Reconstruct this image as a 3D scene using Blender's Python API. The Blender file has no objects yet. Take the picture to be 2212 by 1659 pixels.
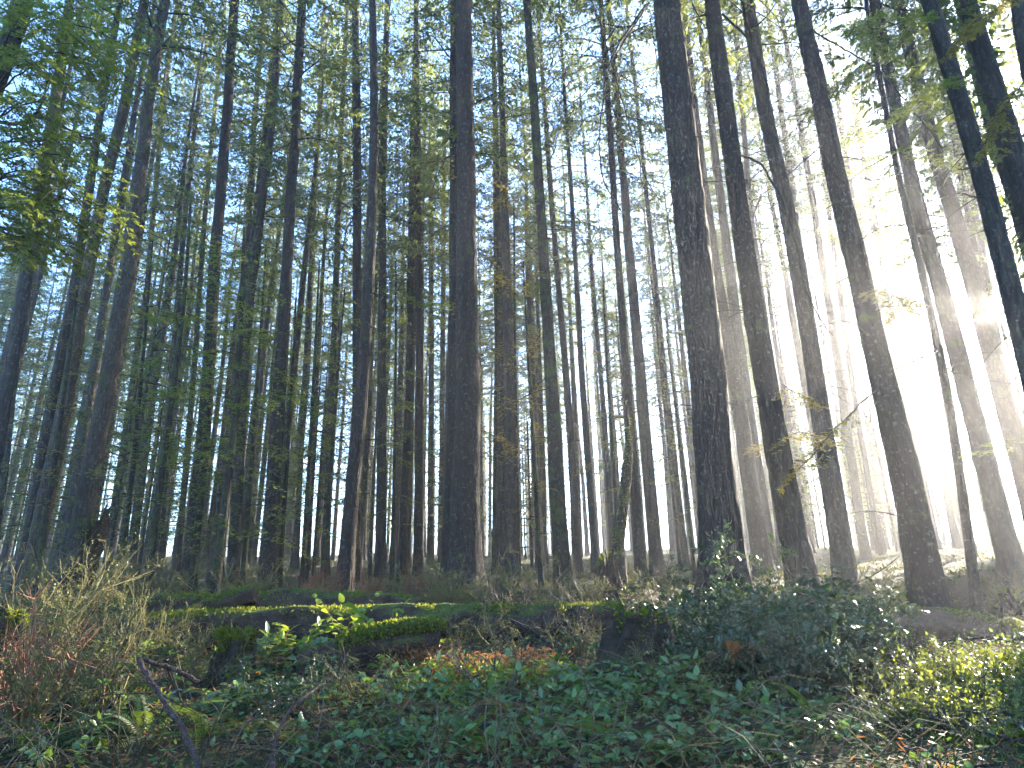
import bpy, math, random
import numpy as np
from mathutils import Matrix, Vector

rad = math.radians
# ------------------------------------------------------------------ camera, sky, sun, exposure
scene = bpy.context.scene
COL = scene.collection
EYE = np.array([0.0, 0.0, 1.6])
FPX, CX, CY = 1400.0, 1106.0, 829.5          # focal length and centre of a 2212 px wide picture
PITCH, ROLL = rad(17.9), rad(1.4)
fwd = np.array([0, math.cos(PITCH), math.sin(PITCH)])
up0 = np.array([0, -math.sin(PITCH), math.cos(PITCH)])
rt0 = np.array([1.0, 0, 0])
RT = rt0 * math.cos(ROLL) - up0 * math.sin(ROLL)
UP = up0 * math.cos(ROLL) + rt0 * math.sin(ROLL)

cam = bpy.data.cameras.new("camera")
cam.sensor_width = 36.0
cam.lens = 36.0 * FPX / 2212.0
cam.clip_start = 0.05
cam.clip_end = 2000.0
cam_ob = bpy.data.objects.new("camera", cam)
COL.objects.link(cam_ob)
M = Matrix(((RT[0], UP[0], -fwd[0], EYE[0]), (RT[1], UP[1], -fwd[1], EYE[1]), (RT[2], UP[2], -fwd[2], EYE[2]), (0, 0, 0, 1)))
cam_ob.matrix_world = M
scene.camera = cam_ob


def ray(px, py):
    return fwd + RT * (px - CX) / FPX + UP * (CY - py) / FPX


def at(px, py, Y):
    """the point at ground distance Y (metres ahead) seen at a place in the photograph"""
    d = ray(px, py)
    return EYE + d * (Y / d[1])


SUN_DIR = ray(2272, 665)
SUN_DIR = SUN_DIR / np.linalg.norm(SUN_DIR)
SUN_EL = math.asin(SUN_DIR[2])
SUN_AZ = math.atan2(SUN_DIR[0], SUN_DIR[1])

world = bpy.data.worlds.new("World")
scene.world = world
world.use_nodes = True
wn = world.node_tree
bg = wn.nodes["Background"]
sky = wn.nodes.new("ShaderNodeTexSky")
sky.sky_type = 'NISHITA'
sky.sun_disc = False
sky.sun_elevation = SUN_EL
sky.sun_rotation = SUN_AZ
sky.air_density = 1.0
sky.dust_density = 0.6
sky.ozone_density = 5.5
wn.links.new(sky.outputs[0], bg.inputs[0])
bg.inputs[1].default_value = 0.083

sun = bpy.data.lights.new("sun", 'SUN')
sun.energy = 5.0
sun.angle = rad(0.5)
sun.color = (1.0, 0.90, 0.75)
sun_ob = bpy.data.objects.new("sun", sun)
COL.objects.link(sun_ob)
sun_ob.rotation_euler = Vector(SUN_DIR).to_track_quat('Z', 'Y').to_euler()
sun_ob.location = (20, 20, 60)

scene.view_settings.view_transform = 'Standard'
scene.view_settings.look = 'None'
scene.view_settings.gamma = 1.0
scene.view_settings.use_curve_mapping = False
scene.view_settings.exposure = 4.0
HAZE_DENSITY = 0.0016
HAZE_G = 0.70

cy = scene.cycles
cy.use_denoising = True
cy.max_bounces = 6
cy.diffuse_bounces = 3
cy.glossy_bounces = 2
cy.transmission_bounces = 3
cy.transparent_max_bounces = 4
cy.volume_bounces = 0
cy.caustics_reflective = False
cy.caustics_refractive = False
cy.sample_clamp_indirect = 4.0
cy.use_adaptive_sampling = True
cy.adaptive_threshold = 0.02

# ------------------------------------------------------------------ small tools
RNG = np.random.default_rng(7)


def _hash(ix, iy, iz):
    h = (ix * 374761393 + iy * 668265263 + iz * 2147483647 % 4294967291) & 0xFFFFFFFF
    h = ((h ^ (h >> 13)) * 1274126177) & 0xFFFFFFFF
    h = (h ^ (h >> 16)) & 0xFFFFFFFF
    return h.astype(np.float64) / 4294967295.0 * 2 - 1


def vnoise(P):
    P = np.asarray(P, float)
    I = np.floor(P).astype(np.int64)
    f = P - I
    f = f * f * (3 - 2 * f)
    out = 0
    for dx in (0, 1):
        wx = f[..., 0] if dx else 1 - f[..., 0]
        for dy in (0, 1):
            wy = f[..., 1] if dy else 1 - f[..., 1]
            for dz in (0, 1):
                wz = f[..., 2] if dz else 1 - f[..., 2]
                out = out + wx * wy * wz * _hash(I[..., 0] + dx, I[..., 1] + dy, I[..., 2] * 7919 + dz * 7919)
    return out


def fbm(P, n=4):
    P = np.asarray(P, float)
    a, s = 0, 1.0
    for k in range(n):
        a = a + s * vnoise(P * 2 ** k + 17.3 * k)
        s *= 0.5
    return a


def nrm(v):
    v = np.asarray(v, float)
    return v / np.maximum(np.linalg.norm(v, axis=-1, keepdims=True), 1e-9)


class MB:
    def __init__(self):
        self.V, self.F, self.n = [], [], 0

    def add(self, V, *faces):
        V = np.asarray(V, float).reshape(-1, 3)
        self.V.append(V)
        for f in faces:
            self.F.append(np.asarray(f, np.int64) + self.n)
        self.n += len(V)

    def merge(self, other, Mx=None, loc=(0, 0, 0)):
        V = np.concatenate(other.V)
        if Mx is not None:
            V = V @ np.asarray(Mx).T
        V = V + np.asarray(loc)
        self.V.append(V)
        for f in other.F:
            self.F.append(f + self.n)
        self.n += len(V)

    def mesh(self, name, mat, origin=(0, 0, 0), smooth=True):
        me = bpy.data.meshes.new(name)
        V = np.concatenate(self.V) - np.asarray(origin, float)
        me.vertices.add(len(V))
        me.vertices.foreach_set("co", V.astype(np.float32).ravel())
        loops = np.concatenate([f.ravel() for f in self.F])
        tot = np.concatenate([np.full(len(f), f.shape[1]) for f in self.F])
        start = np.concatenate([[0], np.cumsum(tot)[:-1]])
        me.loops.add(len(loops))
        me.loops.foreach_set("vertex_index", loops.astype(np.int32))
        me.polygons.add(len(tot))
        me.polygons.foreach_set("loop_start", start.astype(np.int32))
        me.polygons.foreach_set("use_smooth", np.full(len(tot), smooth))
        me.update(calc_edges=True)
        if mat is not None:
            me.materials.append(mat)
        return me

    def build(self, name, mat, parent=None, origin=(0, 0, 0), smooth=True, kind=None):
        o = bpy.data.objects.new(name, self.mesh(name, mat, origin, smooth))
        COL.objects.link(o)
        if parent is not None:
            o.parent = parent
        if kind:
            o['kind'] = kind
        return o

    # shapes ---------------------------------------------------------
    def tube(self, pts, r, k=5, tip=False):
        pts = np.asarray(pts, float)
        n = len(pts)
        r = np.broadcast_to(np.asarray(r, float), (n,))
        t = nrm(np.gradient(pts, axis=0))
        ref = np.array([0, 0, 1.0]) if abs(t[:, 2]).mean() < 0.8 else np.array([1.0, 0, 0])
        u = nrm(np.cross(t, ref))
        v = np.cross(t, u)
        a = np.linspace(0, 2 * math.pi, k, endpoint=False)
        ring = pts[:, None, :] + r[:, None, None] * (np.cos(a)[None, :, None] * u[:, None, :] + np.sin(a)[None, :, None] * v[:, None, :])
        i = np.arange(n - 1)[:, None] * k
        j = np.arange(k)[None, :]
        q = np.stack([i + j, i + (j + 1) % k, i + k + (j + 1) % k, i + k + j], -1).reshape(-1, 4)
        self.add(ring, q)

    def tubes(self, P, R, k=3):
        """many tubes at once: P (m,n,3), R (m,n)"""
        P = np.asarray(P, float)
        m, n, _ = P.shape
        if m == 0:
            return
        t = nrm(np.gradient(P, axis=1))
        ref = np.where(np.abs(t[..., 2:3]) < 0.9, np.array([0, 0, 1.0]), np.array([1.0, 0, 0]))
        u = nrm(np.cross(t, ref))
        v = np.cross(t, u)
        a = np.linspace(0, 2 * math.pi, k, endpoint=False)
        ring = P[:, :, None, :] + R[:, :, None, None] * (np.cos(a)[None, None, :, None] * u[:, :, None, :] + np.sin(a)[None, None, :, None] * v[:, :, None, :])
        b = (np.arange(m) * n * k)[:, None, None]
        i = (np.arange(n - 1) * k)[None, :, None]
        j = np.arange(k)[None, None, :]
        q = np.stack([b + i + j, b + i + (j + 1) % k, b + i + k + (j + 1) % k, b + i + k + j], -1).reshape(-1, 4)
        self.add(ring, q)

    def cards(self, P, D, S, L, W):
        """many small pointed leaves: base P, direction D, side S, length L, half width W"""
        P, D, S = (np.asarray(x, float).reshape(-1, 3) for x in (P, D, S))
        n = len(P)
        if n == 0:
            return
        L = np.broadcast_to(np.asarray(L, float).reshape(-1, 1), (n, 1))
        W = np.broadcast_to(np.asarray(W, float).reshape(-1, 1), (n, 1))
        mid = P + D * L * 0.42
        V = np.stack([P, mid + S * W, P + D * L, mid - S * W], 1)
        self.add(V, np.arange(n * 4).reshape(n, 4))

    def leaves(self, P, D, S, L, W, fold=0.25):
        """ovate leaves with a folded midrib: 8 points, 6 faces each"""
        P, D, S = (np.asarray(x, float).reshape(-1, 3) for x in (P, D, S))
        n = len(P)
        L = np.broadcast_to(np.asarray(L, float).reshape(-1, 1), (n, 1))
        W = np.broadcast_to(np.asarray(W, float).reshape(-1, 1), (n, 1))
        N = np.cross(D, S)
        p = lambda a, b, c: P + D * L * a + S * W * b + N * W * c
        V = np.stack([p(0, 0, 0), p(.3, .95, fold), p(.68, .75, fold * .7), p(1, 0, -.35), p(.68, -.75, fold * .7), p(.3, -.95, fold), p(.34, 0, 0), p(.7, 0, -.05)], 1)
        b = (np.arange(n) * 8)[:, None]
        q = np.concatenate([b + np.array([[0, 6, 1, 1]]), ], 0)[:, :3]
        tri = np.concatenate([b + np.array(x) for x in ([0, 6, 1], [0, 5, 6], [7, 3, 2], [7, 4, 3])], 0)
        quad = np.concatenate([b + np.array(x) for x in ([1, 6, 7, 2], [6, 5, 4, 7])], 0)
        self.add(V, tri, quad)

    def holly(self, P, D, S, L, W):
        """spiny leaves: outline of 11 points fanned about a midrib point"""
        P, D, S = (np.asarray(x, float).reshape(-1, 3) for x in (P, D, S))
        n = len(P)
        L = np.broadcast_to(np.asarray(L, float).reshape(-1, 1), (n, 1))
        W = np.broadcast_to(np.asarray(W, float).reshape(-1, 1), (n, 1))
        N = np.cross(D, S)
        out = [(0, 0, 0), (.22, 1.0, .5), (.36, .5, .1), (.52, 1.05, .5), (.66, .45, .1), (.8, .75, .45), (1.05, 0, -.2),
               (.8, -.75, .45), (.66, -.45, .1), (.52, -1.05, .5), (.36, -.5, .1), (.22, -1.0, .5), (.5, 0, -.15)]
        V = np.stack([P + D * L * a + S * W * b + N * W * c for a, b, c in out], 1)
        b0 = (np.arange(n) * 13)[:, None]
        tri = np.concatenate([b0 + np.array([12, i, (i + 1) % 12]) for i in range(12)], 0)
        self.add(V, tri)


def thing(name, label, cat, loc=(0, 0, 0), rz=0.0, group=None, scale=1.0):
    o = bpy.data.objects.new(name, None)
    o.empty_display_size = 0.2
    COL.objects.link(o)
    o.location = loc
    o.rotation_euler = (0, 0, rz)
    o.scale = (scale,) * 3
    o['label'] = label
    o['category'] = cat
    if group:
        o['group'] = group
    return o


def tag(o, label=None, cat=None, group=None, kind=None):
    for k, v in (('label', label), ('category', cat), ('group', group), ('kind', kind)):
        if v:
            o[k] = v
    return o


CHILD = {}


def kids(o):
    return CHILD.setdefault(o.name, [])


def part(o, parent):
    kids(parent).append(o)
    return o


def copy_tree(root, loc, rz, label, group, scale=1.0):
    r = root.copy()
    COL.objects.link(r)
    r.location = loc
    r.rotation_euler = (root.rotation_euler[0], root.rotation_euler[1], rz)
    r.scale = (scale,) * 3
    r['label'] = label
    if group:
        r['group'] = group
    for ch in CHILD.get(root.name, []):
        c = ch.copy()
        COL.objects.link(c)
        c.parent = r
        for g in CHILD.get(ch.name, []):
            d = g.copy()
            COL.objects.link(d)
            d.parent = c
    return r


# ------------------------------------------------------------------ materials
def nodes_of(name):
    m = bpy.data.materials.new(name)
    m.use_nodes = True
    nt = m.node_tree
    return m, nt, nt.nodes, nt.links, nt.nodes["Principled BSDF"]


def ramp(N, stops):
    r = N.new("ShaderNodeValToRGB")
    el = r.color_ramp.elements
    while len(el) < len(stops):
        el.new(0.5)
    for e, (p, c) in zip(el, stops):
        e.position = p
        e.color = (*c, 1)
    return r


def leaf_material(name, cols, rough=0.5, transl=0.35, tcol=(0.3, 0.4, 0.05), spec=0.5, coat=0.0):
    """leaves: colour differs leaf by leaf and plant by plant, light passes through"""
    m, nt, N, K, bs = nodes_of(name)
    geo = N.new("ShaderNodeNewGeometry")
    oi = N.new("ShaderNodeObjectInfo")
    mx = N.new("ShaderNodeMath"); mx.operation = 'MULTIPLY_ADD'
    K.new(oi.outputs["Random"], mx.inputs[0]); mx.inputs[1].default_value = 0.35
    m2 = N.new("ShaderNodeMath"); m2.operation = 'MULTIPLY'; m2.inputs[1].default_value = 0.65
    K.new(geo.outputs["Random Per Island"], m2.inputs[0])
    K.new(m2.outputs[0], mx.inputs[2])
    n = len(cols)
    rp = ramp(N, [(i / max(n - 1, 1), c) for i, c in enumerate(cols)])
    K.new(mx.outputs[0], rp.inputs[0])
    K.new(rp.outputs[0], bs.inputs["Base Color"])
    bs.inputs["Roughness"].default_value = rough
    bs.inputs["Specular IOR Level"].default_value = spec
    tr = N.new("ShaderNodeBsdfTranslucent")
    tm = N.new("ShaderNodeMixRGB"); tm.blend_type = 'MIX'; tm.inputs[0].default_value = 0.55
    K.new(rp.outputs[0], tm.inputs[1]); tm.inputs[2].default_value = (*tcol, 1)
    K.new(tm.outputs[0], tr.inputs[0])
    ms = N.new("ShaderNodeMixShader"); ms.inputs[0].default_value = transl
    K.new(bs.outputs[0], ms.inputs[1]); K.new(tr.outputs[0], ms.inputs[2])
    K.new(ms.outputs[0], N["Material Output"].inputs[0])
    return m


def bark_material(name, dark, light, moss=None, moss_amt=0.0, scale=9.0, bump=0.5, lichen=0.0):
    m, nt, N, K, bs = nodes_of(name)
    tc = N.new("ShaderNodeTexCoord")
    mp = N.new("ShaderNodeMapping"); mp.inputs["Scale"].default_value = (scale, scale, scale * 0.16)
    K.new(tc.outputs["Object"], mp.inputs[0])
    n1 = N.new("ShaderNodeTexNoise"); n1.inputs["Scale"].default_value = 2.2; n1.inputs["Detail"].default_value = 8; n1.inputs["Roughness"].default_value = 0.7
    K.new(mp.outputs[0], n1.inputs[0])
    vo = N.new("ShaderNodeTexVoronoi"); vo.inputs["Scale"].default_value = 2.6; vo.feature = 'DISTANCE_TO_EDGE'
    K.new(mp.outputs[0], vo.inputs[0])
    rp = ramp(N, [(0.3, dark), (0.72, light)])
    K.new(n1.outputs[0], rp.inputs[0])
    cr = ramp(N, [(0.0, (0.35, 0.33, 0.32)), (0.22, (1, 1, 1))])
    K.new(vo.outputs["Distance"], cr.inputs[0])
    mu = N.new("ShaderNodeMixRGB"); mu.blend_type = 'MULTIPLY'; mu.inputs[0].default_value = 0.8
    K.new(rp.outputs[0], mu.inputs[1]); K.new(cr.outputs[0], mu.inputs[2])
    # broad patches of older and younger bark, and a tone of its own for every trunk
    nb_ = N.new("ShaderNodeTexNoise"); nb_.inputs["Scale"].default_value = 1.1; nb_.inputs["Detail"].default_value = 4
    mpb = N.new("ShaderNodeMapping"); mpb.inputs["Scale"].default_value = (1.6, 1.6, 0.5)
    K.new(tc.outputs["Object"], mpb.inputs[0]); K.new(mpb.outputs[0], nb_.inputs[0])
    oi = N.new("ShaderNodeObjectInfo")
    av = N.new("ShaderNodeMath"); av.operation = 'MULTIPLY_ADD'; av.inputs[1].default_value = 0.35
    K.new(oi.outputs["Random"], av.inputs[0]); K.new(nb_.outputs[0], av.inputs[2])
    rb_ = ramp(N, [(0.35, (0.55, 0.56, 0.6)), (0.62, (1.0, 0.97, 0.93)), (0.95, (1.55, 1.42, 1.28))])
    K.new(av.outputs[0], rb_.inputs[0])
    mv = N.new("ShaderNodeMixRGB"); mv.blend_type = 'MULTIPLY'; mv.inputs[0].default_value = 1.0
    K.new(mu.outputs[0], mv.inputs[1]); K.new(rb_.outputs[0], mv.inputs[2])
    last = mv.outputs[0]
    if lichen:
        n3 = N.new("ShaderNodeTexNoise"); n3.inputs["Scale"].default_value = 14; n3.inputs["Detail"].default_value = 6
        K.new(tc.outputs["Object"], n3.inputs[0])
        r3 = ramp(N, [(0.58, (0, 0, 0)), (0.68, (1, 1, 1))])
        K.new(n3.outputs[0], r3.inputs[0])
        s3 = N.new("ShaderNodeMath"); s3.operation = 'MULTIPLY'; s3.inputs[1].default_value = lichen
        K.new(r3.outputs[0], s3.inputs[0])
        mm = N.new("ShaderNodeMixRGB"); K.new(s3.outputs[0], mm.inputs[0])
        K.new(last, mm.inputs[1]); mm.inputs[2].default_value = (0.17, 0.17, 0.15, 1)
        last = mm.outputs[0]
    if moss:
        n2 = N.new("ShaderNodeTexNoise"); n2.inputs["Scale"].default_value = 3.0; n2.inputs["Detail"].default_value = 7; n2.inputs["Roughness"].default_value = 0.65
        K.new(tc.outputs["Object"], n2.inputs[0])
        r2 = ramp(N, [(0.62 - 0.35 * moss_amt, (0, 0, 0)), (0.74 - 0.3 * moss_amt, (1, 1, 1))])
        K.new(n2.outputs[0], r2.inputs[0])
        mm = N.new("ShaderNodeMixRGB"); K.new(r2.outputs[0], mm.inputs[0])
        K.new(last, mm.inputs[1]); mm.inputs[2].default_value = (*moss, 1)
        last = mm.outputs[0]
    K.new(last, bs.inputs["Base Color"])
    bs.inputs["Roughness"].default_value = 0.9
    bs.inputs["Specular IOR Level"].default_value = 0.25
    bp = N.new("ShaderNodeBump"); bp.inputs["Strength"].default_value = bump; bp.inputs["Distance"].default_value = 0.03
    ad = N.new("ShaderNodeMath"); ad.operation = 'ADD'
    K.new(n1.outputs[0], ad.inputs[0]); K.new(cr.outputs[0], ad.inputs[1])
    K.new(ad.outputs[0], bp.inputs["Height"]); K.new(bp.outputs[0], bs.inputs["Normal"])
    return m


def log_material(name, wood_d, wood_l, moss_d, moss_l, amt):
    """rotten wood with moss on whatever faces up"""
    m, nt, N, K, bs = nodes_of(name)
    tc = N.new("ShaderNodeTexCoord"); geo = N.new("ShaderNodeNewGeometry")
    sx = N.new("ShaderNodeSeparateXYZ"); K.new(geo.outputs["Normal"], sx.inputs[0])
    n1 = N.new("ShaderNodeTexNoise"); n1.inputs["Scale"].default_value = 7; n1.inputs["Detail"].default_value = 9; n1.inputs["Roughness"].default_value = 0.72
    K.new(tc.outputs["Object"], n1.inputs[0])
    n2 = N.new("ShaderNodeTexNoise"); n2.inputs["Scale"].default_value = 45; n2.inputs["Detail"].default_value = 4
    K.new(tc.outputs["Object"], n2.inputs[0])
    rw = ramp(N, [(0.3, wood_d), (0.75, wood_l)]); K.new(n1.outputs[0], rw.inputs[0])
    rm = ramp(N, [(0.3, moss_d), (0.7, moss_l)]); K.new(n2.outputs[0], rm.inputs[0])
    ma = N.new("ShaderNodeMath"); ma.operation = 'MULTIPLY_ADD'; ma.inputs[1].default_value = 1.6
    K.new(n1.outputs[0], ma.inputs[0]); K.new(sx.outputs["Z"], ma.inputs[2])
    rr = ramp(N, [(0.0, (0, 0, 0)), (1.0, (1, 1, 1))])
    mr = N.new("ShaderNodeMapRange"); mr.inputs[1].default_value = 1.35 - amt; mr.inputs[2].default_value = 1.75 - amt
    K.new(ma.outputs[0], mr.inputs[0])
    mm = N.new("ShaderNodeMixRGB"); K.new(mr.outputs[0], mm.inputs[0])
    K.new(rw.outputs[0], mm.inputs[1]); K.new(rm.outputs[0], mm.inputs[2])
    K.new(mm.outputs[0], bs.inputs["Base Color"])
    bs.inputs["Roughness"].default_value = 0.95
    bs.inputs["Specular IOR Level"].default_value = 0.15
    bp = N.new("ShaderNodeBump"); bp.inputs["Strength"].default_value = 0.8; bp.inputs["Distance"].default_value = 0.03
    ad = N.new("ShaderNodeMath"); ad.operation = 'ADD'
    K.new(n1.outputs[0], ad.inputs[0]); K.new(n2.outputs[0], ad.inputs[1])
    K.new(ad.outputs[0], bp.inputs["Height"]); K.new(bp.outputs[0], bs.inputs["Normal"])
    return m


def ground_material():
    m, nt, N, K, bs = nodes_of("forest floor")
    tc = N.new("ShaderNodeTexCoord")
    n1 = N.new("ShaderNodeTexNoise"); n1.inputs["Scale"].default_value = 0.9; n1.inputs["Detail"].default_value = 8
    n2 = N.new("ShaderNodeTexNoise"); n2.inputs["Scale"].default_value = 22; n2.inputs["Detail"].default_value = 8; n2.inputs["Roughness"].default_value = 0.75
    for n in (n1, n2):
        K.new(tc.outputs["Object"], n.inputs[0])
    ra = ramp(N, [(0.25, (0.016, 0.011, 0.008)), (0.5, (0.05, 0.032, 0.02)), (0.75, (0.10, 0.06, 0.032))]); K.new(n2.outputs[0], ra.inputs[0])
    rb = ramp(N, [(0.25, (0.014, 0.022, 0.006)), (0.75, (0.06, 0.085, 0.02))]); K.new(n2.outputs[0], rb.inputs[0])
    rf = ramp(N, [(0.42, (0, 0, 0)), (0.58, (1, 1, 1))]); K.new(n1.outputs[0], rf.inputs[0])
    mm = N.new("ShaderNodeMixRGB"); K.new(rf.outputs[0], mm.inputs[0]); K.new(ra.outputs[0], mm.inputs[1]); K.new(rb.outputs[0], mm.inputs[2])
    K.new(mm.outputs[0], bs.inputs["Base Color"]); bs.inputs["Roughness"].default_value = 0.95
    bs.inputs["Specular IOR Level"].default_value = 0.2
    bp = N.new("ShaderNodeBump"); bp.inputs["Strength"].default_value = 0.9; bp.inputs["Distance"].default_value = 0.05
    K.new(n2.outputs[0], bp.inputs["Height"]); K.new(bp.outputs[0], bs.inputs["Normal"])
    return m


MOSS = (0.040, 0.048, 0.012)
MAT = {
    'bark': bark_material("brown conifer bark", (0.010, 0.0075, 0.006), (0.040, 0.029, 0.023), MOSS, 0.12, 9, 0.7, 0.3),
    'bark_moss': bark_material("mossy conifer bark", (0.010, 0.008, 0.006), (0.038, 0.029, 0.021), MOSS, 0.4, 9, 0.7, 0.3),
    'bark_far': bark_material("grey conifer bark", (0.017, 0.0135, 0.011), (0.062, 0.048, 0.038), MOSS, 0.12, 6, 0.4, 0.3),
    'bark_lit': bark_material("sunlit pale bark", (0.022, 0.016, 0.011), (0.10, 0.074, 0.050), MOSS, 0.2, 9, 0.7, 0.3),  # paler copy of the bark, with sunlight put into its colour
    'twig': bark_material("bare twig", (0.016, 0.012, 0.009), (0.055, 0.04, 0.03), MOSS, 0.2, 20, 0.2),
    'needle_far': leaf_material("canopy needles", [(0.022, 0.038, 0.014), (0.045, 0.070, 0.022), (0.075, 0.10, 0.03), (0.12, 0.105, 0.03)], 0.55, 0.46, (0.26, 0.30, 0.05), 0.3),
    'needle': leaf_material("hemlock needles", [(0.018, 0.036, 0.011), (0.034, 0.062, 0.016), (0.060, 0.088, 0.02), (0.11, 0.10, 0.025)], 0.5, 0.5, (0.32, 0.36, 0.035), 0.3),
    'needle_gold': leaf_material("sunlit gold needles", [(0.04, 0.052, 0.013), (0.09, 0.085, 0.018), (0.15, 0.11, 0.025)], 0.5, 0.5, (0.36, 0.27, 0.04), 0.3),  # needles with the yellow of the sunlight put into their colour
    'salal': leaf_material("salal leaves", [(0.026, 0.062, 0.026), (0.042, 0.098, 0.034), (0.065, 0.13, 0.036), (0.12, 0.16, 0.03)], 0.33, 0.30, (0.25, 0.36, 0.02), 0.5),
    'salal_young': leaf_material("young salal leaves", [(0.05, 0.10, 0.02), (0.09, 0.15, 0.022), (0.13, 0.18, 0.025)], 0.4, 0.45, (0.42, 0.50, 0.03), 0.4),
    'holly': leaf_material("holly leaves", [(0.012, 0.028, 0.013), (0.018, 0.038, 0.016), (0.030, 0.052, 0.018), (0.05, 0.07, 0.02)], 0.36, 0.2, (0.16, 0.24, 0.02), 0.45),
    'bush': leaf_material("glossy bush leaves", [(0.04, 0.075, 0.014), (0.07, 0.11, 0.018), (0.11, 0.13, 0.02)], 0.32, 0.35, (0.42, 0.42, 0.03), 0.6),
    'huckle': leaf_material("huckleberry leaves", [(0.03, 0.045, 0.012), (0.06, 0.07, 0.018), (0.10, 0.085, 0.025)], 0.5, 0.4, (0.22, 0.20, 0.04), 0.3),
    'green_twig': leaf_material("green shrub twigs", [(0.06, 0.056, 0.022), (0.15, 0.12, 0.045)], 0.7, 0.05, (0.2, 0.2, 0.05), 0.2),
    'red_twig': leaf_material("reddish shrub twigs", [(0.09, 0.035, 0.022), (0.17, 0.075, 0.04)], 0.7, 0.05, (0.2, 0.1, 0.05), 0.2),
    'grey_twig': leaf_material("grey brown twigs", [(0.035, 0.026, 0.02), (0.09, 0.07, 0.05)], 0.8, 0.03, (0.1, 0.1, 0.05), 0.2),
    'fern': leaf_material("green fern", [(0.03, 0.06, 0.012), (0.06, 0.10, 0.018)], 0.5, 0.4, (0.25, 0.32, 0.03), 0.3),
    'dead': leaf_material("dead bracken", [(0.06, 0.026, 0.012), (0.13, 0.056, 0.022), (0.21, 0.10, 0.036)], 0.7, 0.4, (0.42, 0.17, 0.045), 0.2),
    'litter': leaf_material("leaf litter", [(0.030, 0.018, 0.011), (0.07, 0.036, 0.018), (0.14, 0.065, 0.026), (0.06, 0.05, 0.02)], 0.8, 0.15, (0.2, 0.1, 0.03), 0.2),
    'moss': leaf_material("moss", [(0.03, 0.045, 0.008), (0.065, 0.085, 0.012), (0.11, 0.12, 0.02)], 0.8, 0.4, (0.32, 0.34, 0.03), 0.1),
    'grass': leaf_material("ground herbs", [(0.02, 0.045, 0.012), (0.045, 0.08, 0.018), (0.08, 0.095, 0.025)], 0.6, 0.35, (0.22, 0.28, 0.03), 0.3),
    'log': log_material("mossy log", (0.018, 0.013, 0.010), (0.075, 0.050, 0.034), (0.020, 0.032, 0.006), (0.075, 0.095, 0.016), 0.1),
    'log_brown': log_material("brown log", (0.045, 0.027, 0.018), (0.15, 0.092, 0.058), (0.022, 0.034, 0.006), (0.08, 0.095, 0.016), -0.2),
    'rot': log_material("rotten wood", (0.012, 0.009, 0.007), (0.055, 0.036, 0.024), (0.016, 0.028, 0.006), (0.055, 0.075, 0.015), 0.0),
    'stick': bark_material("reddish fallen branch", (0.028, 0.016, 0.012), (0.085, 0.050, 0.040), MOSS, 0.05, 22, 0.5, 0.4),
    'ground': ground_material(),
}

# ------------------------------------------------------------------ ground
PY = [-60, -2, 0, 1.5, 2.5, 3.2, 5, 7, 8.5, 10, 12, 14, 25, 45, 80, 110, 160, 200, 420]
PZ = [-0.3, 0.0, 0.0, 0.15, 0.62, 0.84, 0.93, 1.06, 1.15, 1.22, 1.34, 1.5, 2.15, 3.6, 6.0, 7.0, 6.6, 6.0, 2.0]
FIX = []                                             # points the ground passes through


def prof(y):
    return np.interp(y, PY, PZ)


def ground(x, y):
    x = np.asarray(x, float); y = np.asarray(y, float)
    r = np.hypot(x, y)
    ye = np.where(y > 0, 0.55 * y + 0.45 * np.minimum(r, 400), y)
    z = prof(ye)
    amp = np.clip((ye - 1.0) / 4, 0, 1)
    P = np.stack([x, y, 0 * x], -1)
    z = z + amp * (0.13 * fbm(P * 0.45, 3) + 0.035 * fbm(P * 2.1 + 5, 3)) + np.clip((ye - 20) / 60, 0, 1) * 0.7 * vnoise(P * 0.06 + 3)
    if FIX:
        num, den = 0, 0.25
        for fx, fy, fc in FIX:
            w = np.exp(-((x - fx) ** 2 + (y - fy) ** 2) / (2 * 1.15 ** 2))
            num = num + w * fc
            den = den + w
        z = z + num / den
    return z


def gz(x, y):
    return float(ground(np.array([x]), np.array([y]))[0])


for px, py, Y in [(2015, 1345, 11.0), (1745, 1335, 11.6), (742, 1305, 13.8), (1215, 1275, 16.4), (1005, 1262, 15.2), (150, 1290, 15.4), (1565, 1300, 11.9), (2115, 1355, 12.4), (2060, 1500, 5.2), (2190, 1470, 5.6), (1850, 1520, 5.0), (1850, 1440, 8.3), (2040, 1468, 8.5), (2190, 1475, 8.8), (2330, 1480, 8.8), (430, 1455, 6.7), (250, 1455, 6.7), (620, 1450, 6.9), (820, 1440, 7.1), (1000, 1425, 7.2), (330, 1385, 8.3)]:
    p = at(px, py, Y)
    FIX.append((p[0], p[1], p[2] - gz(p[0], p[1])))

gx = np.concatenate([-np.geomspace(190, 9, 30), np.linspace(-8.8, 8.8, 150), np.geomspace(9, 190, 30)])
gy = np.concatenate([-np.geomspace(60, 2, 12), np.linspace(-1.8, 16, 170), np.geomspace(16.3, 190, 50)])
XX, YY = np.meshgrid(gx, gy)
ZZ = ground(XX, YY)
mb = MB()
nx, ny = len(gx), len(gy)
ii = (np.arange(ny - 1)[:, None] * nx + np.arange(nx - 1)[None, :]).ravel()
mb.add(np.stack([XX, YY, ZZ], -1), np.stack([ii, ii + 1, ii + nx + 1, ii + nx], -1))
tag(mb.build('ground', MAT['ground']), kind='structure')

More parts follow.
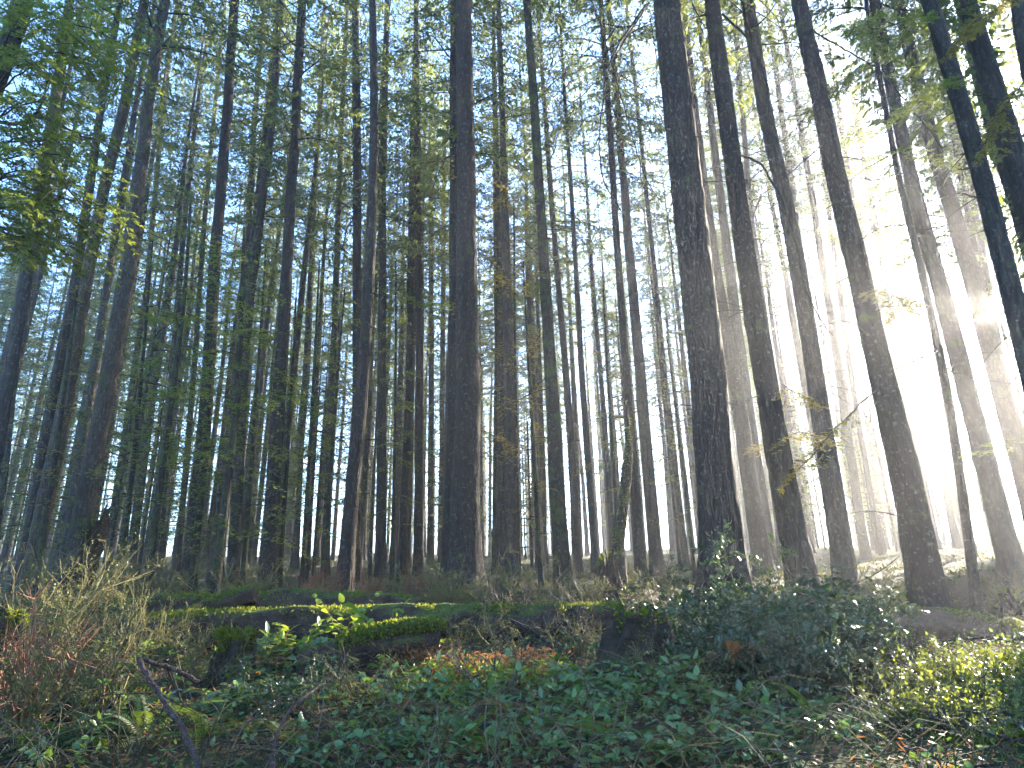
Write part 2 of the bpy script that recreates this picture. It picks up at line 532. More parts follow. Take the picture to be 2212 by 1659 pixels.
# haze: one box round everything, even density
hb = MB()
lo, hi = np.array([-195.0, -65.0, -3.0]), np.array([195.0, 195.0, 47.0])
cv = np.array([[lo[0], lo[1], lo[2]], [hi[0], lo[1], lo[2]], [hi[0], hi[1], lo[2]], [lo[0], hi[1], lo[2]],
               [lo[0], lo[1], hi[2]], [hi[0], lo[1], hi[2]], [hi[0], hi[1], hi[2]], [lo[0], hi[1], hi[2]]])
hb.add(cv, [[3, 2, 1, 0], [4, 5, 6, 7], [0, 1, 5, 4], [1, 2, 6, 5], [2, 3, 7, 6], [3, 0, 4, 7]])
hm = bpy.data.materials.new("morning haze")
hm.use_nodes = True
hn = hm.node_tree
hn.nodes.remove(hn.nodes["Principled BSDF"])
pv = hn.nodes.new("ShaderNodeVolumePrincipled")
pv.inputs["Color"].default_value = (0.95, 0.95, 0.97, 1)
pv.inputs["Density"].default_value = HAZE_DENSITY
pv.inputs["Anisotropy"].default_value = HAZE_G
hn.links.new(pv.outputs[0], hn.nodes["Material Output"].inputs["Volume"])
tag(hb.build('haze', hm, smooth=False), kind='stuff')


# places the photograph shows in direct sun: trees stand clear of the line from there to the sun
LIT = []
for px, py, Y, w_ in [(1050, 1440, 5.6, .55), (1120, 1430, 5.7, .4), (860, 1395, 6.1, .4), (2090, 1500, 4.7, .6), (2000, 1560, 4.5, .4), (720, 1330, 6.8, .45), (1180, 1280, 11, .5), (780, 950, 13.8, .35), (1090, 560, 16, 1.0), (640, 1420, 5.9, .4), (240, 850, 15.3, .3), (60, 1240, 5.4, .4)]:
    LIT.append((at(px, py, Y), w_))
SD2 = SUN_DIR[:2] / np.linalg.norm(SUN_DIR[:2])
SLOPE = SUN_DIR[2] / np.linalg.norm(SUN_DIR[:2])


def blocks(x, y, g, lo_h, hi_h, rad_c, r_t=.3, first=99, ws=1.0):
    for p, w in LIT[:first]:
        w = w * ws
        v = np.array([x - p[0], y - p[1]])
        a = float(v @ SD2)
        if a <= 0.5:
            continue
        side = abs(v[0] * SD2[1] - v[1] * SD2[0])
        z = p[2] + a * SLOPE
        if side < r_t + w and z < g + hi_h - 4 or side < rad_c + w and g + lo_h < z < g + hi_h:
            return True
    return False


def clear_depth(px, py, Y0, r_px, lo_=.78, hi_=1.3):
    """of the depths a trunk could stand at, the one that leaves those places in the sun"""
    d = ray(px, py)
    best, by = 1e9, Y0
    for f in np.linspace(lo_, hi_, 53):
        Y = Y0 * f
        x = d[0] / d[1] * Y
        r_ = r_px * Y / FPX
        cost = 0.25 * abs(math.log(f))
        for i, (p, w) in enumerate(LIT):
            v = np.array([x - p[0], Y - p[1]])
            if float(v @ SD2) > 0.6:
                cost += max(0.0, (r_ + w - abs(v[0] * SD2[1] - v[1] * SD2[0])) / (2 * w)) * (2.0 if i in (3, 4) else 1.0 if i < 9 else .35)
        if cost < best:
            best, by = cost, Y
    return by


# ------------------------------------------------------------------ tree makers
def crown_shapes(seed, H, h0, Lmax, nb, step=0.15, card=0.2, ncard=5, dead=40, lowest=3.0, cols=None):
    """crown of drooping conifer boughs (needle clumps), its bough wood, and the bare dead branches below it; trunk axis is z"""
    r = np.random.default_rng(seed)
    fol, wood, dd = MB(), MB(), MB()
    Pb, Rb = [], []
    SB, SD, SL = [], [], []
    az = r.uniform(0, 6.28)
    for b in range(nb):
        t = (b + r.uniform(0, 1)) / nb
        z = h0 + (H - h0 - 0.3) * t ** 0.92
        L = (Lmax * (1 - t) ** 0.75 * r.uniform(0.55, 1.1) + 0.35)
        if t < 0.12:
            L *= r.uniform(0.5, 1)
        az += 2.4 + r.normal(0, 0.3)
        d = np.array([math.cos(az), math.sin(az), 0])
        s = np.linspace(0, 1, 6)
        rise, droop = r.uniform(0.0, 0.35), r.uniform(0.25, 0.6)
        wob = r.normal(0, 0.03, (6, 3)).cumsum(0)
        P = d * (L * s)[:, None] + np.array([0, 0, 1]) * (z + L * (rise * s - droop * s ** 2))[:, None] + wob * L
        Pb.append(P); Rb.append(np.linspace(0.022, 0.004, 6) * (0.5 + L / Lmax))
        m = max(4, int(L / step * r.choice([.25, .8, 1.0, 1.3])))
        ss = np.linspace(0.18, 1.0, m) + r.uniform(-.03, .03, m)
        ss = np.clip(ss, 0, 1)
        base = np.stack([np.interp(ss, s, P[:, k]) for k in range(3)], -1)
        side = np.where(np.arange(m) % 2 == 0, 1.0, -1.0)[:, None]
        sv = np.array([-d[1], d[0], 0])
        sd = nrm(d * r.uniform(.4, .9, (m, 1)) + sv * side * r.uniform(.5, 1, (m, 1)) + np.array([0, 0, -1]) * r.uniform(.0, .7, (m, 1)))
        sl = (0.18 + 0.34 * L * (1 - ss)) * r.uniform(.6, 1.25, m)
        SB.append(base); SD.append(sd); SL.append(np.minimum(sl, 0.95))
    wood.tubes(np.array(Pb), np.array(Rb), 3)
    SB, SD, SL = np.concatenate(SB), np.concatenate(SD), np.concatenate(SL)
    n = len(SB)
    for k in range(ncard):
        f = (k + r.uniform(0, 1, n)) / ncard
        P = SB + SD * (SL * f)[:, None] + r.normal(0, 0.025, (n, 3))
        D = nrm(SD + r.normal(0, 0.38, (n, 3)) + np.array([0, 0, -0.2]))
        S = nrm(np.cross(D, nrm(np.array([0, 0, 1.0]) + r.normal(0, 0.7, (n, 3)))))
        fol.cards(P, D, S, card * r.uniform(.7, 1.5, n), card * r.uniform(.12, .26, n))
    P, R = [], []
    for b in range(dead):
        z = r.uniform(lowest, h0 + 3)
        L = r.uniform(0.5, 2.4) * min(1, 0.4 + z / h0)
        a = r.uniform(0, 6.28)
        d = np.array([math.cos(a), math.sin(a), 0])
        s = np.linspace(0, 1, 6)
        rise, droop = r.uniform(-0.1, .35), r.uniform(0.1, 0.7)
        sv = np.array([-d[1], d[0], 0]) * r.normal(0, 0.25)
        Q = d * (L * s)[:, None] + np.array([0, 0, 1]) * (z + L * (rise * s - droop * s ** 2))[:, None] + sv * (L * s ** 2)[:, None]
        P.append(Q); R.append(np.linspace(0.014, 0.003, 6))
        for q in range(r.integers(1, 4)):
            u = r.integers(2, 5)
            e = nrm(d + r.normal(0, .7, 3)) * L * r.uniform(.15, .4)
            P.append(Q[u] + e * np.linspace(0, 1, 6)[:, None] + np.array([0, 0, -1]) * (0.15 * np.linspace(0, 1, 6) ** 2)[:, None])
            R.append(np.linspace(0.006, 0.002, 6))
    dd.tubes(np.array(P), np.array(R), 3)
    return fol, wood, dd


def trunk_shape(C, R, ns, amp, seed, flare=0.6, fh=0.5):
    """C (n,3) centre line from below the ground up, R (n,) radii; furrowed bark and a root flare are real relief"""
    mbt = MB()
    C = np.asarray(C, float); n = len(C)
    a = np.linspace(0, 2 * math.pi, ns, endpoint=False)
    h = C[:, 2] - C[0, 2]
    A, Hh = np.meshgrid(a, h)
    rr = np.repeat(np.asarray(R)[:, None], ns, 1)
    lob = 1 + 0.5 * np.sin(A * 3 + seed) * np.sin(A * 2 + seed * 1.7)
    rr = rr * (1 + flare * lob * np.exp(-np.maximum(Hh - 0.35, 0) / fh))
    q = 14.0
    Pn = np.stack([np.cos(A) * rr * q, np.sin(A) * rr * q, Hh * q * 0.17], -1) + seed * 3.1
    f = fbm(Pn, 3)
    low = vnoise(np.stack([np.cos(A) * 0.8, np.sin(A) * 0.8, Hh * 0.5], -1) + seed * 7)
    am = np.minimum(amp, 0.075 * rr)
    rr = rr * 0.97 + am * (np.abs(f) * 1.3 - 1.1) + am * 0.9 * low
    V = np.stack([C[:, 0:1] + np.cos(A) * rr, C[:, 1:2] + np.sin(A) * rr, np.repeat(C[:, 2:3], ns, 1)], -1)
    i = np.arange(n - 1)[:, None] * ns
    j = np.arange(ns)[None, :]
    mbt.add(V, np.stack([i + j, i + (j + 1) % ns, i + ns + (j + 1) % ns, i + ns + j], -1).reshape(-1, 4))
    return mbt


def spray_branch(wood, fol, pts, r0, rng, sub_step=0.13, sub_len=0.5, twig=0.14, twig_step=0.05, card=0.045, cw=0.2, q=4, start=0.15, droop=0.25, gap=0.0):
    """one bough with flat fern-like sprays: side branches, twigs, needles"""
    pts = np.asarray(pts, float)
    seg = np.linalg.norm(np.diff(pts, axis=0), axis=1)
    s0 = np.concatenate([[0], np.cumsum(seg)]); Ltot = s0[-1]
    n = max(6, int(Ltot / 0.15))
    s = np.linspace(0, Ltot, n)
    P = np.stack([np.interp(s, s0, pts[:, k]) for k in range(3)], -1)
    for _ in range(2):
        P[1:-1] = 0.25 * P[:-2] + 0.5 * P[1:-1] + 0.25 * P[2:]
    P[1:-1] += rng.normal(0, 0.012, (n - 2, 3))
    wood.tube(P, np.linspace(r0, 0.003, n), 5)
    T = nrm(np.gradient(P, axis=0))
    m = max(3, int(Ltot * (1 - start) / sub_step * 2))
    u = np.linspace(start, 1, m)
    idx = np.clip((u * (n - 1)).astype(int), 0, n - 1)
    keep = rng.uniform(0, 1, m) > gap
    keep[-2:] = True
    u, idx = u[keep], idx[keep]; m = len(u)
    if m == 0:
        return
    side = np.where(np.arange(m) % 2 == 0, 1.0, -1.0)[:, None]
    SV = nrm(np.cross(T[idx], np.array([0, 0, 1.0])) + 1e-6)
    sd = nrm(T[idx] * rng.uniform(.4, .8, (m, 1)) + SV * side * rng.uniform(.6, 1, (m, 1)) + np.array([0, 0, -1]) * rng.uniform(0, droop * 2, (m, 1)))
    sl = sub_len * (1.05 - 0.75 * u) * rng.uniform(.6, 1.2, m) + 0.06
    w = np.linspace(0, 1, 4)
    SP = P[idx][:, None, :] + sd[:, None, :] * (sl[:, None] * w)[..., None] + np.array([0, 0, -1.0]) * (droop * 0.6 * sl[:, None] * w ** 2)[..., None]
    wood.tubes(SP, np.repeat(np.linspace(0.0045, 0.0015, 4)[None], m, 0), 3)
    # twigs
    tb, td, tl = [], [], []
    for i in range(m):
        k = max(2, int(sl[i] / twig_step))
        v = np.linspace(0.12, 1, k)
        base = P[idx[i]] + sd[i] * (sl[i] * v)[:, None] + np.array([0, 0, -1.0]) * (droop * 0.6 * sl[i] * v ** 2)[:, None]
        sg = np.where(np.arange(k) % 2 == 0, 1.0, -1.0)[:, None]
        s2 = nrm(np.cross(sd[i], np.array([0, 0, 1.0])))
        tb.append(base); td.append(nrm(sd[i] * 0.75 + s2 * sg * 0.7 + rng.normal(0, .18, (k, 3)))); tl.append(twig * (1.1 - 0.6 * v) * rng.uniform(.7, 1.2, k))
    tb, td, tl = np.concatenate(tb), np.concatenate(td), np.concatenate(tl)
    k = len(tb)
    for j in range(q):
        f = (j + 0.5) / q
        for sg in (1, -1):
            base = tb + td * (tl * f)[:, None]
            s2 = nrm(np.cross(td, np.array([0, 0, 1.0]) + rng.normal(0, .25, (k, 3))))
            D = nrm(td * 0.8 + s2 * sg * 0.65 + rng.normal(0, .15, (k, 3)))
            S = nrm(np.cross(D, np.array([0, 0, 1.0]) + rng.normal(0, .35, (k, 3))))
            fol.cards(base, D, S, card * rng.uniform(.7, 1.25, k), card * cw * rng.uniform(.8, 1.2, k))


# ------------------------------------------------------------------ the trees one can point at
# key: (points down the trunk as x, y, width in the photograph), diameter, label, options
T = {
 'corner_left': ([(70, -60, 58), (52, 20, 56), (8, 130, 56), (-60, 330, 56)], 0.34, 'blurred brown trunk cut off by the top left corner behind close hemlock boughs', dict(Y=6.4, bark='bark_moss', flag='hero')),
 'left_edge': ([(152, 0, 22), (107, 300, 30), (62, 560, 34), (15, 830, 37), (-30, 1100, 40)], 0.40, 'grey green trunk leaning in from the left edge of the view', {}),
 'left_edge_thin': ([(110, 350, 14), (75, 575, 18), (30, 830, 20), (-5, 1060, 22)], 0.34, 'thinner mossy trunk just inside the trunk at the left edge', {}),
 'left_pair_back': ([(215, 250, 20), (172, 550, 25), (120, 830, 29), (57, 1185, 36)], 0.36, 'darker, slimmer trunk of the leaning pair at left, half hidden', {}),
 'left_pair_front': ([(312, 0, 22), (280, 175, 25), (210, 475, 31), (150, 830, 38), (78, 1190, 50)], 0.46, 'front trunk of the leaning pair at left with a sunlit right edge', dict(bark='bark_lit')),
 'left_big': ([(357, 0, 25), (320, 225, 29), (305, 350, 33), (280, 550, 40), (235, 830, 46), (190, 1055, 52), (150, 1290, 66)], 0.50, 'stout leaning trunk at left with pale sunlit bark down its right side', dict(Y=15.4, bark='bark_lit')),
 'left_shadow': ([(290, 250, 15), (240, 560, 19), (200, 830, 23), (150, 1130, 27)], 0.40, 'dark trunk close behind the left of the stout pale sided trunk', {}),
 'left_slim': ([(377, 40, 10), (345, 300, 12), (320, 600, 14), (285, 830, 15), (235, 1180, 18)], 0.36, 'slim dark trunk right of the stout pale sided trunk', {}),
 'left_straight_a': ([(432, 185, 10), (400, 450, 13), (370, 830, 16), (345, 1180, 18)], 0.38, 'hazy trunk fourth to the right of the stout pale sided one', {}),
 'left_straight_b': ([(480, 60, 9), (440, 500, 12), (420, 800, 14), (385, 1200, 17)], 0.36, 'narrow hazy trunk just left of a ridged grey brown trunk', {}),
 'left_ridged': ([(508, 0, 22), (485, 300, 25), (465, 550, 29), (450, 830, 33), (412, 1210, 40)], 0.45, 'ridged grey brown trunk standing left of the slender pale trunk pair', dict(bark='bark')),
 'left_slender_a': ([(572, 0, 11), (550, 250, 13), (530, 600, 15), (520, 830, 17), (500, 1200, 20)], 0.38, 'left one of two slender pale trunks in front of blue sky', {}),
 'left_slender_b': ([(606, 0, 17), (590, 250, 19), (565, 450, 21), (540, 650, 22), (525, 830, 24), (505, 1210, 30)], 0.42, 'right and thicker of the two slender pale trunks before blue sky', {}),
 'left_dark': ([(652, 0, 20), (640, 250, 23), (620, 550, 27), (605, 830, 32), (575, 1285, 48)], 0.42, 'straight dark trunk standing between the slender pale pair and the lichen trunk', dict(bark='bark', Y=18.5)),
 'mid_thin_a': ([(699, 50, 10), (660, 800, 13), (640, 1190, 15)], 0.36, 'faint thin trunk just right of the straight dark trunk', {}),
 'mid_thin_b': ([(748, 60, 11), (735, 330, 14), (720, 830, 17), (704, 1190, 20)], 0.40, 'brown thin trunk with branch stubs left of the moss edged trunk', {}),
 'mid_lichen': ([(767, 0, 18), (772, 400, 21), (772, 830, 24), (765, 1230, 30)], 0.42, 'grey trunk partly covered by the moss edged leaning trunk', dict(bark='bark')),
 'moss_edged': ([(805, 0, 18), (810, 250, 20), (800, 550, 25), (785, 830, 31), (760, 1080, 37), (742, 1300, 48)], 0.31, 'nearly black leaning trunk with a bright moss edge, standing behind the mossy logs', dict(Y=13.8, bark='bark', moss=True)),
 'mid_right_a': ([(836, 0, 13), (827, 350, 17), (825, 830, 22), (822, 1190, 28)], 0.42, 'upright grey trunk just right of the moss edged trunk', {}),
 'mid_right_b': ([(893, 250, 16), (884, 830, 18), (868, 1240, 24)], 0.38, 'left trunk of two close dark trunks left of the thick centre tree', dict(bark='bark')),
 'mid_right_c': ([(899, 0, 13), (902, 400, 16), (906, 830, 19), (903, 1210, 25)], 0.38, 'right trunk of two close dark trunks left of the thick centre tree', dict(bark='bark')),
 'mid_hazy_a': ([(930, 300, 11), (932, 700, 13), (930, 1190, 16)], 0.38, 'hazy trunk second left of the thick centre tree', {}),
 'mid_hazy_b': ([(960, 300, 10), (957, 700, 12), (953, 1190, 15)], 0.38, 'hazy brown trunk touching the left side of the thick centre tree', {}),
 'centre_back': ([(985, 0, 28), (986, 400, 33), (985, 830, 38), (975, 1240, 58)], 0.50, 'plain dark trunk half hidden behind the thick centre tree', dict(bark='bark', Y=17.5)),
 'centre_big': ([(1002, 0, 37), (1008, 400, 45), (1011, 830, 58), (1006, 1120, 70), (1003, 1262, 96)], 0.62, 'thick furrowed trunk in the centre standing straight behind the brush', dict(Y=15.2, bark='bark')),
 'centre_lean': ([(1137, 0, 18), (1155, 250, 21), (1175, 550, 25), (1190, 830, 31), (1205, 1080, 36), (1216, 1275, 46)], 0.37, 'dark leaning trunk right of the thick centre tree with golden sprays beside it', dict(Y=16.4, bark='bark_moss')),
 'centre_lean_thin': ([(1160, 0, 8), (1185, 350, 12), (1205, 600, 14), (1225, 830, 17), (1246, 1190, 21)], 0.36, 'slimmer pale trunk parallel to the dark leaning one right of centre', {}),
 'beam_dark': ([(1297, 0, 12), (1320, 300, 15), (1335, 550, 17), (1355, 830, 21), (1385, 1235, 28)], 0.30, 'thin black trunk behind the jagged stump, under hanging bare branches', dict(bark='bark', Y=18.5)),
 'beam_thin': ([(1355, 30, 8), (1385, 300, 10), (1405, 500, 11), (1435, 800, 13), (1482, 1210, 18)], 0.30, 'very thin trunk just left of the heaviest right hand trunk', {}),
 'beam_hazy': ([(1335, 250, 16), (1360, 550, 22), (1385, 830, 27), (1420, 1225, 34)], 0.46, 'wide hazy trunk in the sunbeams behind the thin black trunk', {}),
 'right_heavy': ([(1438, -20, 64), (1478, 350, 74), (1505, 600, 80), (1530, 830, 88), (1550, 1080, 98), (1566, 1300, 118)], 0.62, 'heaviest dark trunk, rising from the holly right of centre', dict(Y=12.15, bark='bark', hi=True)),
 'right_heavy_back': ([(1470, 0, 24), (1510, 350, 30), (1545, 600, 34), (1588, 830, 37), (1650, 1245, 46)], 0.44, 'smooth dark trunk close behind the right of the heaviest trunk', dict(bark='bark')),
 'right_second': ([(1538, 0, 36), (1568, 250, 43), (1610, 550, 49), (1655, 830, 57), (1700, 1080, 66), (1746, 1335, 84)], 0.50, 'second heavy trunk with bare hanging branches, rising out of the holly thicket', dict(Y=11.6, bark='bark', hi=True)),
 'right_thin_back': ([(1587, 40, 13), (1620, 450, 15), (1670, 830, 18), (1725, 1220, 22)], 0.36, 'thin grey trunk showing just right of the second heavy trunk', {}),
 'right_third': ([(1614, 0, 33), (1655, 250, 36), (1710, 500, 39), (1760, 800, 46), (1822, 1225, 60)], 0.48, 'hazy wide trunk midway between the second heavy and the flared trunk', {}),
 'right_flared': ([(1724, 0, 38), (1770, 200, 44), (1820, 450, 51), (1893, 750, 60), (1958, 1030, 78), (2015, 1345, 104)], 0.50, 'wide trunk with a flared foot beside the brown log at right', dict(Y=11.0, bark='bark', hi=True)),
 'right_slim': ([(1890, 100, 12), (1905, 200, 13), (1945, 400, 16), (1995, 600, 18), (2047, 830, 22), (2115, 1355, 30)], 0.20, 'slim dark trunk with side branches right of the flared trunk', dict(Y=12.4, bark='bark')),
 'right_hazed_a': ([(1890, 0, 27), (1970, 400, 36), (2030, 620, 42), (2085, 830, 50), (2190, 1250, 74)], 0.52, 'broad trunk bleached by the sun glare behind the slim dark trunk', {}),
 'right_hazed_b': ([(1940, 0, 30), (2010, 300, 36), (2090, 560, 44), (2160, 830, 54), (2260, 1200, 70)], 0.52, 'broad hazy trunk right beside the glare bleached one', {}),
 'right_edge_lean': ([(2008, 0, 40), (2070, 200, 45), (2135, 425, 51), (2215, 750, 60), (2300, 1100, 72)], 0.48, 'dark leaning trunk at the right edge with the sun glare beside it', {}),
 'corner_right': ([(2185, -80, 48), (2212, 60, 50), (2262, 330, 54)], 0.34, 'trunk cut off by the top right corner', dict(Y=8.8)),
 'right_edge_thin': ([(2065, 0, 15), (2115, 200, 18), (2190, 450, 22), (2270, 760, 26)], 0.40, 'thin pale trunk in the glare just left of the top right corner trunk', {}),
 'right_far_a': ([(1690, 40, 11), (1750, 400, 15), (1800, 730, 19), (1872, 1210, 26)], 0.40, 'thin hazy trunk close along the left of the flared trunk', {}),
 'right_far_c': ([(1800, 150, 11), (1850, 500, 14), (1905, 850, 17), (1965, 1190, 21)], 0.40, 'hazy trunk seen between the flared trunk and the thin one left of it', {}),
 'right_far_d': ([(1560, 100, 10), (1600, 450, 13), (1640, 800, 16), (1690, 1200, 20)], 0.38, 'slim hazy trunk behind the gap of the two heaviest trunks', {}),
 'right_far_e': ([(1770, 300, 9), (1815, 650, 12), (1860, 950, 14), (1905, 1200, 17)], 0.38, 'very slim trunk in the bright gap left of the flared trunk', {}),
 'right_far_f': ([(1935, 250, 13), (1985, 540, 16), (2040, 830, 20), (2100, 1200, 25)], 0.40, 'hazy trunk behind the slim dark trunk at right', {}),
 'right_far_g': ([(2100, 420, 15), (2150, 700, 18), (2180, 870, 20), (2235, 1150, 25)], 0.40, 'glare washed trunk at the far right low in the view', {}),
 'right_far_h': ([(1462, 100, 9), (1500, 400, 11), (1540, 750, 14), (1592, 1210, 18)], 0.38, 'thin hazy trunk peeping out right behind the heaviest trunk', {}),
 'right_far_i': ([(2040, 200, 13), (2110, 560, 17), (2160, 820, 20), (2235, 1200, 26)], 0.40, 'glare washed trunk left of the dark leaning one at the right edge', {}),
 'right_far_j': ([(1660, 30, 12), (1710, 400, 15), (1765, 800, 18), (1820, 1190, 22)], 0.40, 'hazy trunk showing beside the wide one midway to the flared trunk', {}),
 'right_far_b': ([(1850, 250, 14), (1905, 560, 18), (1945, 800, 20), (2010, 1200, 26)], 0.40, 'thin grey trunk close along the right of the flared trunk', {}),
}
TREES = {}
CROWN_LIB = []
for k in range(7):
    H = [33, 36, 31, 38, 34, 30, 35][k]
    h0 = [15, 18, 12, 20, 16, 11, 14][k]
    f, w, d = crown_shapes(100 + k, H, h0, [2.7, 2.4, 3.0, 2.6, 2.8, 2.5, 3.1][k], 88, 0.125, 0.135, 12, 50, 4.0)
    CROWN_LIB.append((H, f.mesh('crown', MAT['needle_far']), w.mesh('limbs', MAT['twig']), d.mesh('dead_branches', MAT['twig'])))


def crown_parts(root, k, off=(0, 0, 0), rz=0.0, s=1.0, dead=True):
    H, f, w, d = CROWN_LIB[k]
    for nm, me in (('crown', f), ('limb_wood', w), ('dead_branch', d)):
        if nm == 'dead_branch' and not dead:
            continue
        o = bpy.data.objects.new(nm, me)
        COL.objects.link(o)
        o.parent = root
        o.location = off
        o.rotation_euler = (0, 0, rz)
        o.scale = (s, s, s)
        o['kind'] = 'stuff'
        part(o, root)


for ti, (key, (pts, D, label, op)) in enumerate(T.items()):
    # depth from apparent width at the lowest unflared point
    px, py, w = pts[-2]
    Y = op.get('Y') or D * FPX / w * 0.97
    if op.get('flag') != 'hero' and key not in ('centre_big', 'moss_edged'):
        Y = clear_depth(px, py, Y, w / 2, (.995 if key == 'right_heavy' else .9) if 'Y' in op else (.6 if key == 'right_hazed_b' else .93), (1.005 if key == 'right_heavy' else 1.12) if 'Y' in op else 1.5)
    L = []
    for px, py, w in pts:
        p = at(px, py, Y)
        depth = float(np.dot(p - EYE, fwd))
        L.append((p[0], p[1], p[2], 0.48 * w * depth / FPX / math.sqrt(1 + ((px - CX) / FPX) ** 2)))
    L = np.array(L)[::-1]                                    # from the foot up
    L[0, 3] = min(L[0, 3], L[1, 3] * 1.12)
    g = gz(L[0, 0], L[0, 1])
    rng = np.random.default_rng(500 + ti)
    d0 = (L[1] - L[0]) / (L[1, 2] - L[0, 2])
    zb = g - 0.35
    foot = L[0] + d0 * (zb - L[0, 2]); foot[3] = L[0, 3]
    keep = L[L[:, 2] > zb + 0.3]
    d1 = (L[-1] - L[-2]) / (L[-1, 2] - L[-2, 2])
    Ht = g + rng.uniform(32, 38)
    tops = []
    for z in np.linspace(L[-1, 2] + 2.5, max(Ht, L[-1, 2] + 6), 5):
        q = L[-1] + d1 * (z - L[-1, 2]) * np.array([0.35, 0.35, 1, 0])
        q[2] = z
        q[3] = max(0.03, L[-1, 3] * (1 - 0.85 * (z - L[-1, 2]) / (max(Ht, L[-1, 2] + 6) - L[-1, 2])))
        tops.append(q)
    A = np.vstack([foot, keep, np.array(tops)])
    near = Y < 18
    vis = at(pts[0][0], -40, Y)[2]
    if near:
        zs = np.concatenate([np.arange(zb, min(vis, A[-1, 2]), 0.075 if op.get('hi') else 0.10), np.linspace(min(vis, A[-1, 2] - 1) + 0.3, A[-1, 2], 12)])
        ns = 84 if op.get('hi') else 64
        amp = 0.016
    else:
        zs = np.concatenate([np.arange(zb, min(vis, A[-1, 2]), 0.3), np.linspace(min(vis, A[-1, 2] - 1) + 0.3, A[-1, 2], 8)])
        ns, amp = 26, 0.014
    C = np.stack([np.interp(zs, A[:, 2], A[:, k]) for k in range(4)], -1)
    for _ in range(60 if near else 6):
        C[1:-1, (0, 1, 3)] = 0.25 * C[:-2, (0, 1, 3)] + 0.5 * C[1:-1, (0, 1, 3)] + 0.25 * C[2:, (0, 1, 3)]
    C[:, 0] += 0.02 * vnoise(np.stack([zs * 0.5, zs * 0 + ti, zs * 0], -1))
    base = np.array([C[0, 0], C[0, 1], g])
    root = thing('conifer_tree', label, 'tree', base)
    tm = trunk_shape(C[:, :3], C[:, 3], ns, amp, ti * 1.37 + 1, 0.35 if pts[-1][1] > 1150 else 0.3)
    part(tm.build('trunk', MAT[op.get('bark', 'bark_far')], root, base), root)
    k = ti % 7
    s = (A[-1, 2] - g) / CROWN_LIB[k][0]
    top_off = np.array([np.interp(g + 20, A[:, 2], A[:, 0]) - base[0], np.interp(g + 20, A[:, 2], A[:, 1]) - base[1], 0])
    crown_parts(root, k, top_off, rng.uniform(0, 6.28), s, dead=Y > 17)
    TREES[key] = (root, base, C, Y)
    if near:                                                  # short snapped branch stubs
        st = MB()
        for q in range(26):
            z = rng.uniform(1.5, vis - g + 1) + g
            c = np.array([np.interp(z, C[:, 2], C[:, i]) for i in range(4)])
            a = rng.uniform(0, 6.28)
            d = np.array([math.cos(a), math.sin(a), rng.uniform(-.4, .3)])
            l = rng.uniform(0.08, 0.5) if rng.uniform() < .75 else rng.uniform(.6, 1.4)
            p0 = c[:3] + d * np.array([1, 1, 0]) * c[3] * 0.8
            w = np.linspace(0, 1, 5)
            st.tube(p0 + d * (l * w)[:, None] + rng.normal(0, .03, 3) * (w ** 2)[:, None] + np.array([0, 0, -.25]) * (l * w ** 2)[:, None], np.linspace(0.013, 0.004, 5), 4)
        part(st.build('branch_stub', MAT['twig'], root, base, kind='stuff'), root)
    if op.get('moss'):
        ms = MB()
        n = 1500
        z = g + rng.uniform(0.1, 7, n) ** 1.0
        c = np.stack([np.interp(z, C[:, 2], C[:, i]) for i in range(4)], -1)
        a = rng.normal(0.65, 0.35, n)
        keepm = vnoise(np.stack([z * 1.6, a * 2, z * 0], -1)) > -0.1
        d = np.stack([np.cos(a), np.sin(a), 0 * a], -1)
        P = c[:, :3] + d * c[:, 3:4]
        Dv = nrm(d + rng.normal(0, .5, (n, 3)))
        ms.cards(P[keepm], Dv[keepm], nrm(np.cross(Dv, [0.1, 0.2, 1]))[keepm], rng.uniform(.015, .05, n)[keepm], .006)
        part(ms.build('moss', MAT['moss'], root, base, kind='stuff'), root)


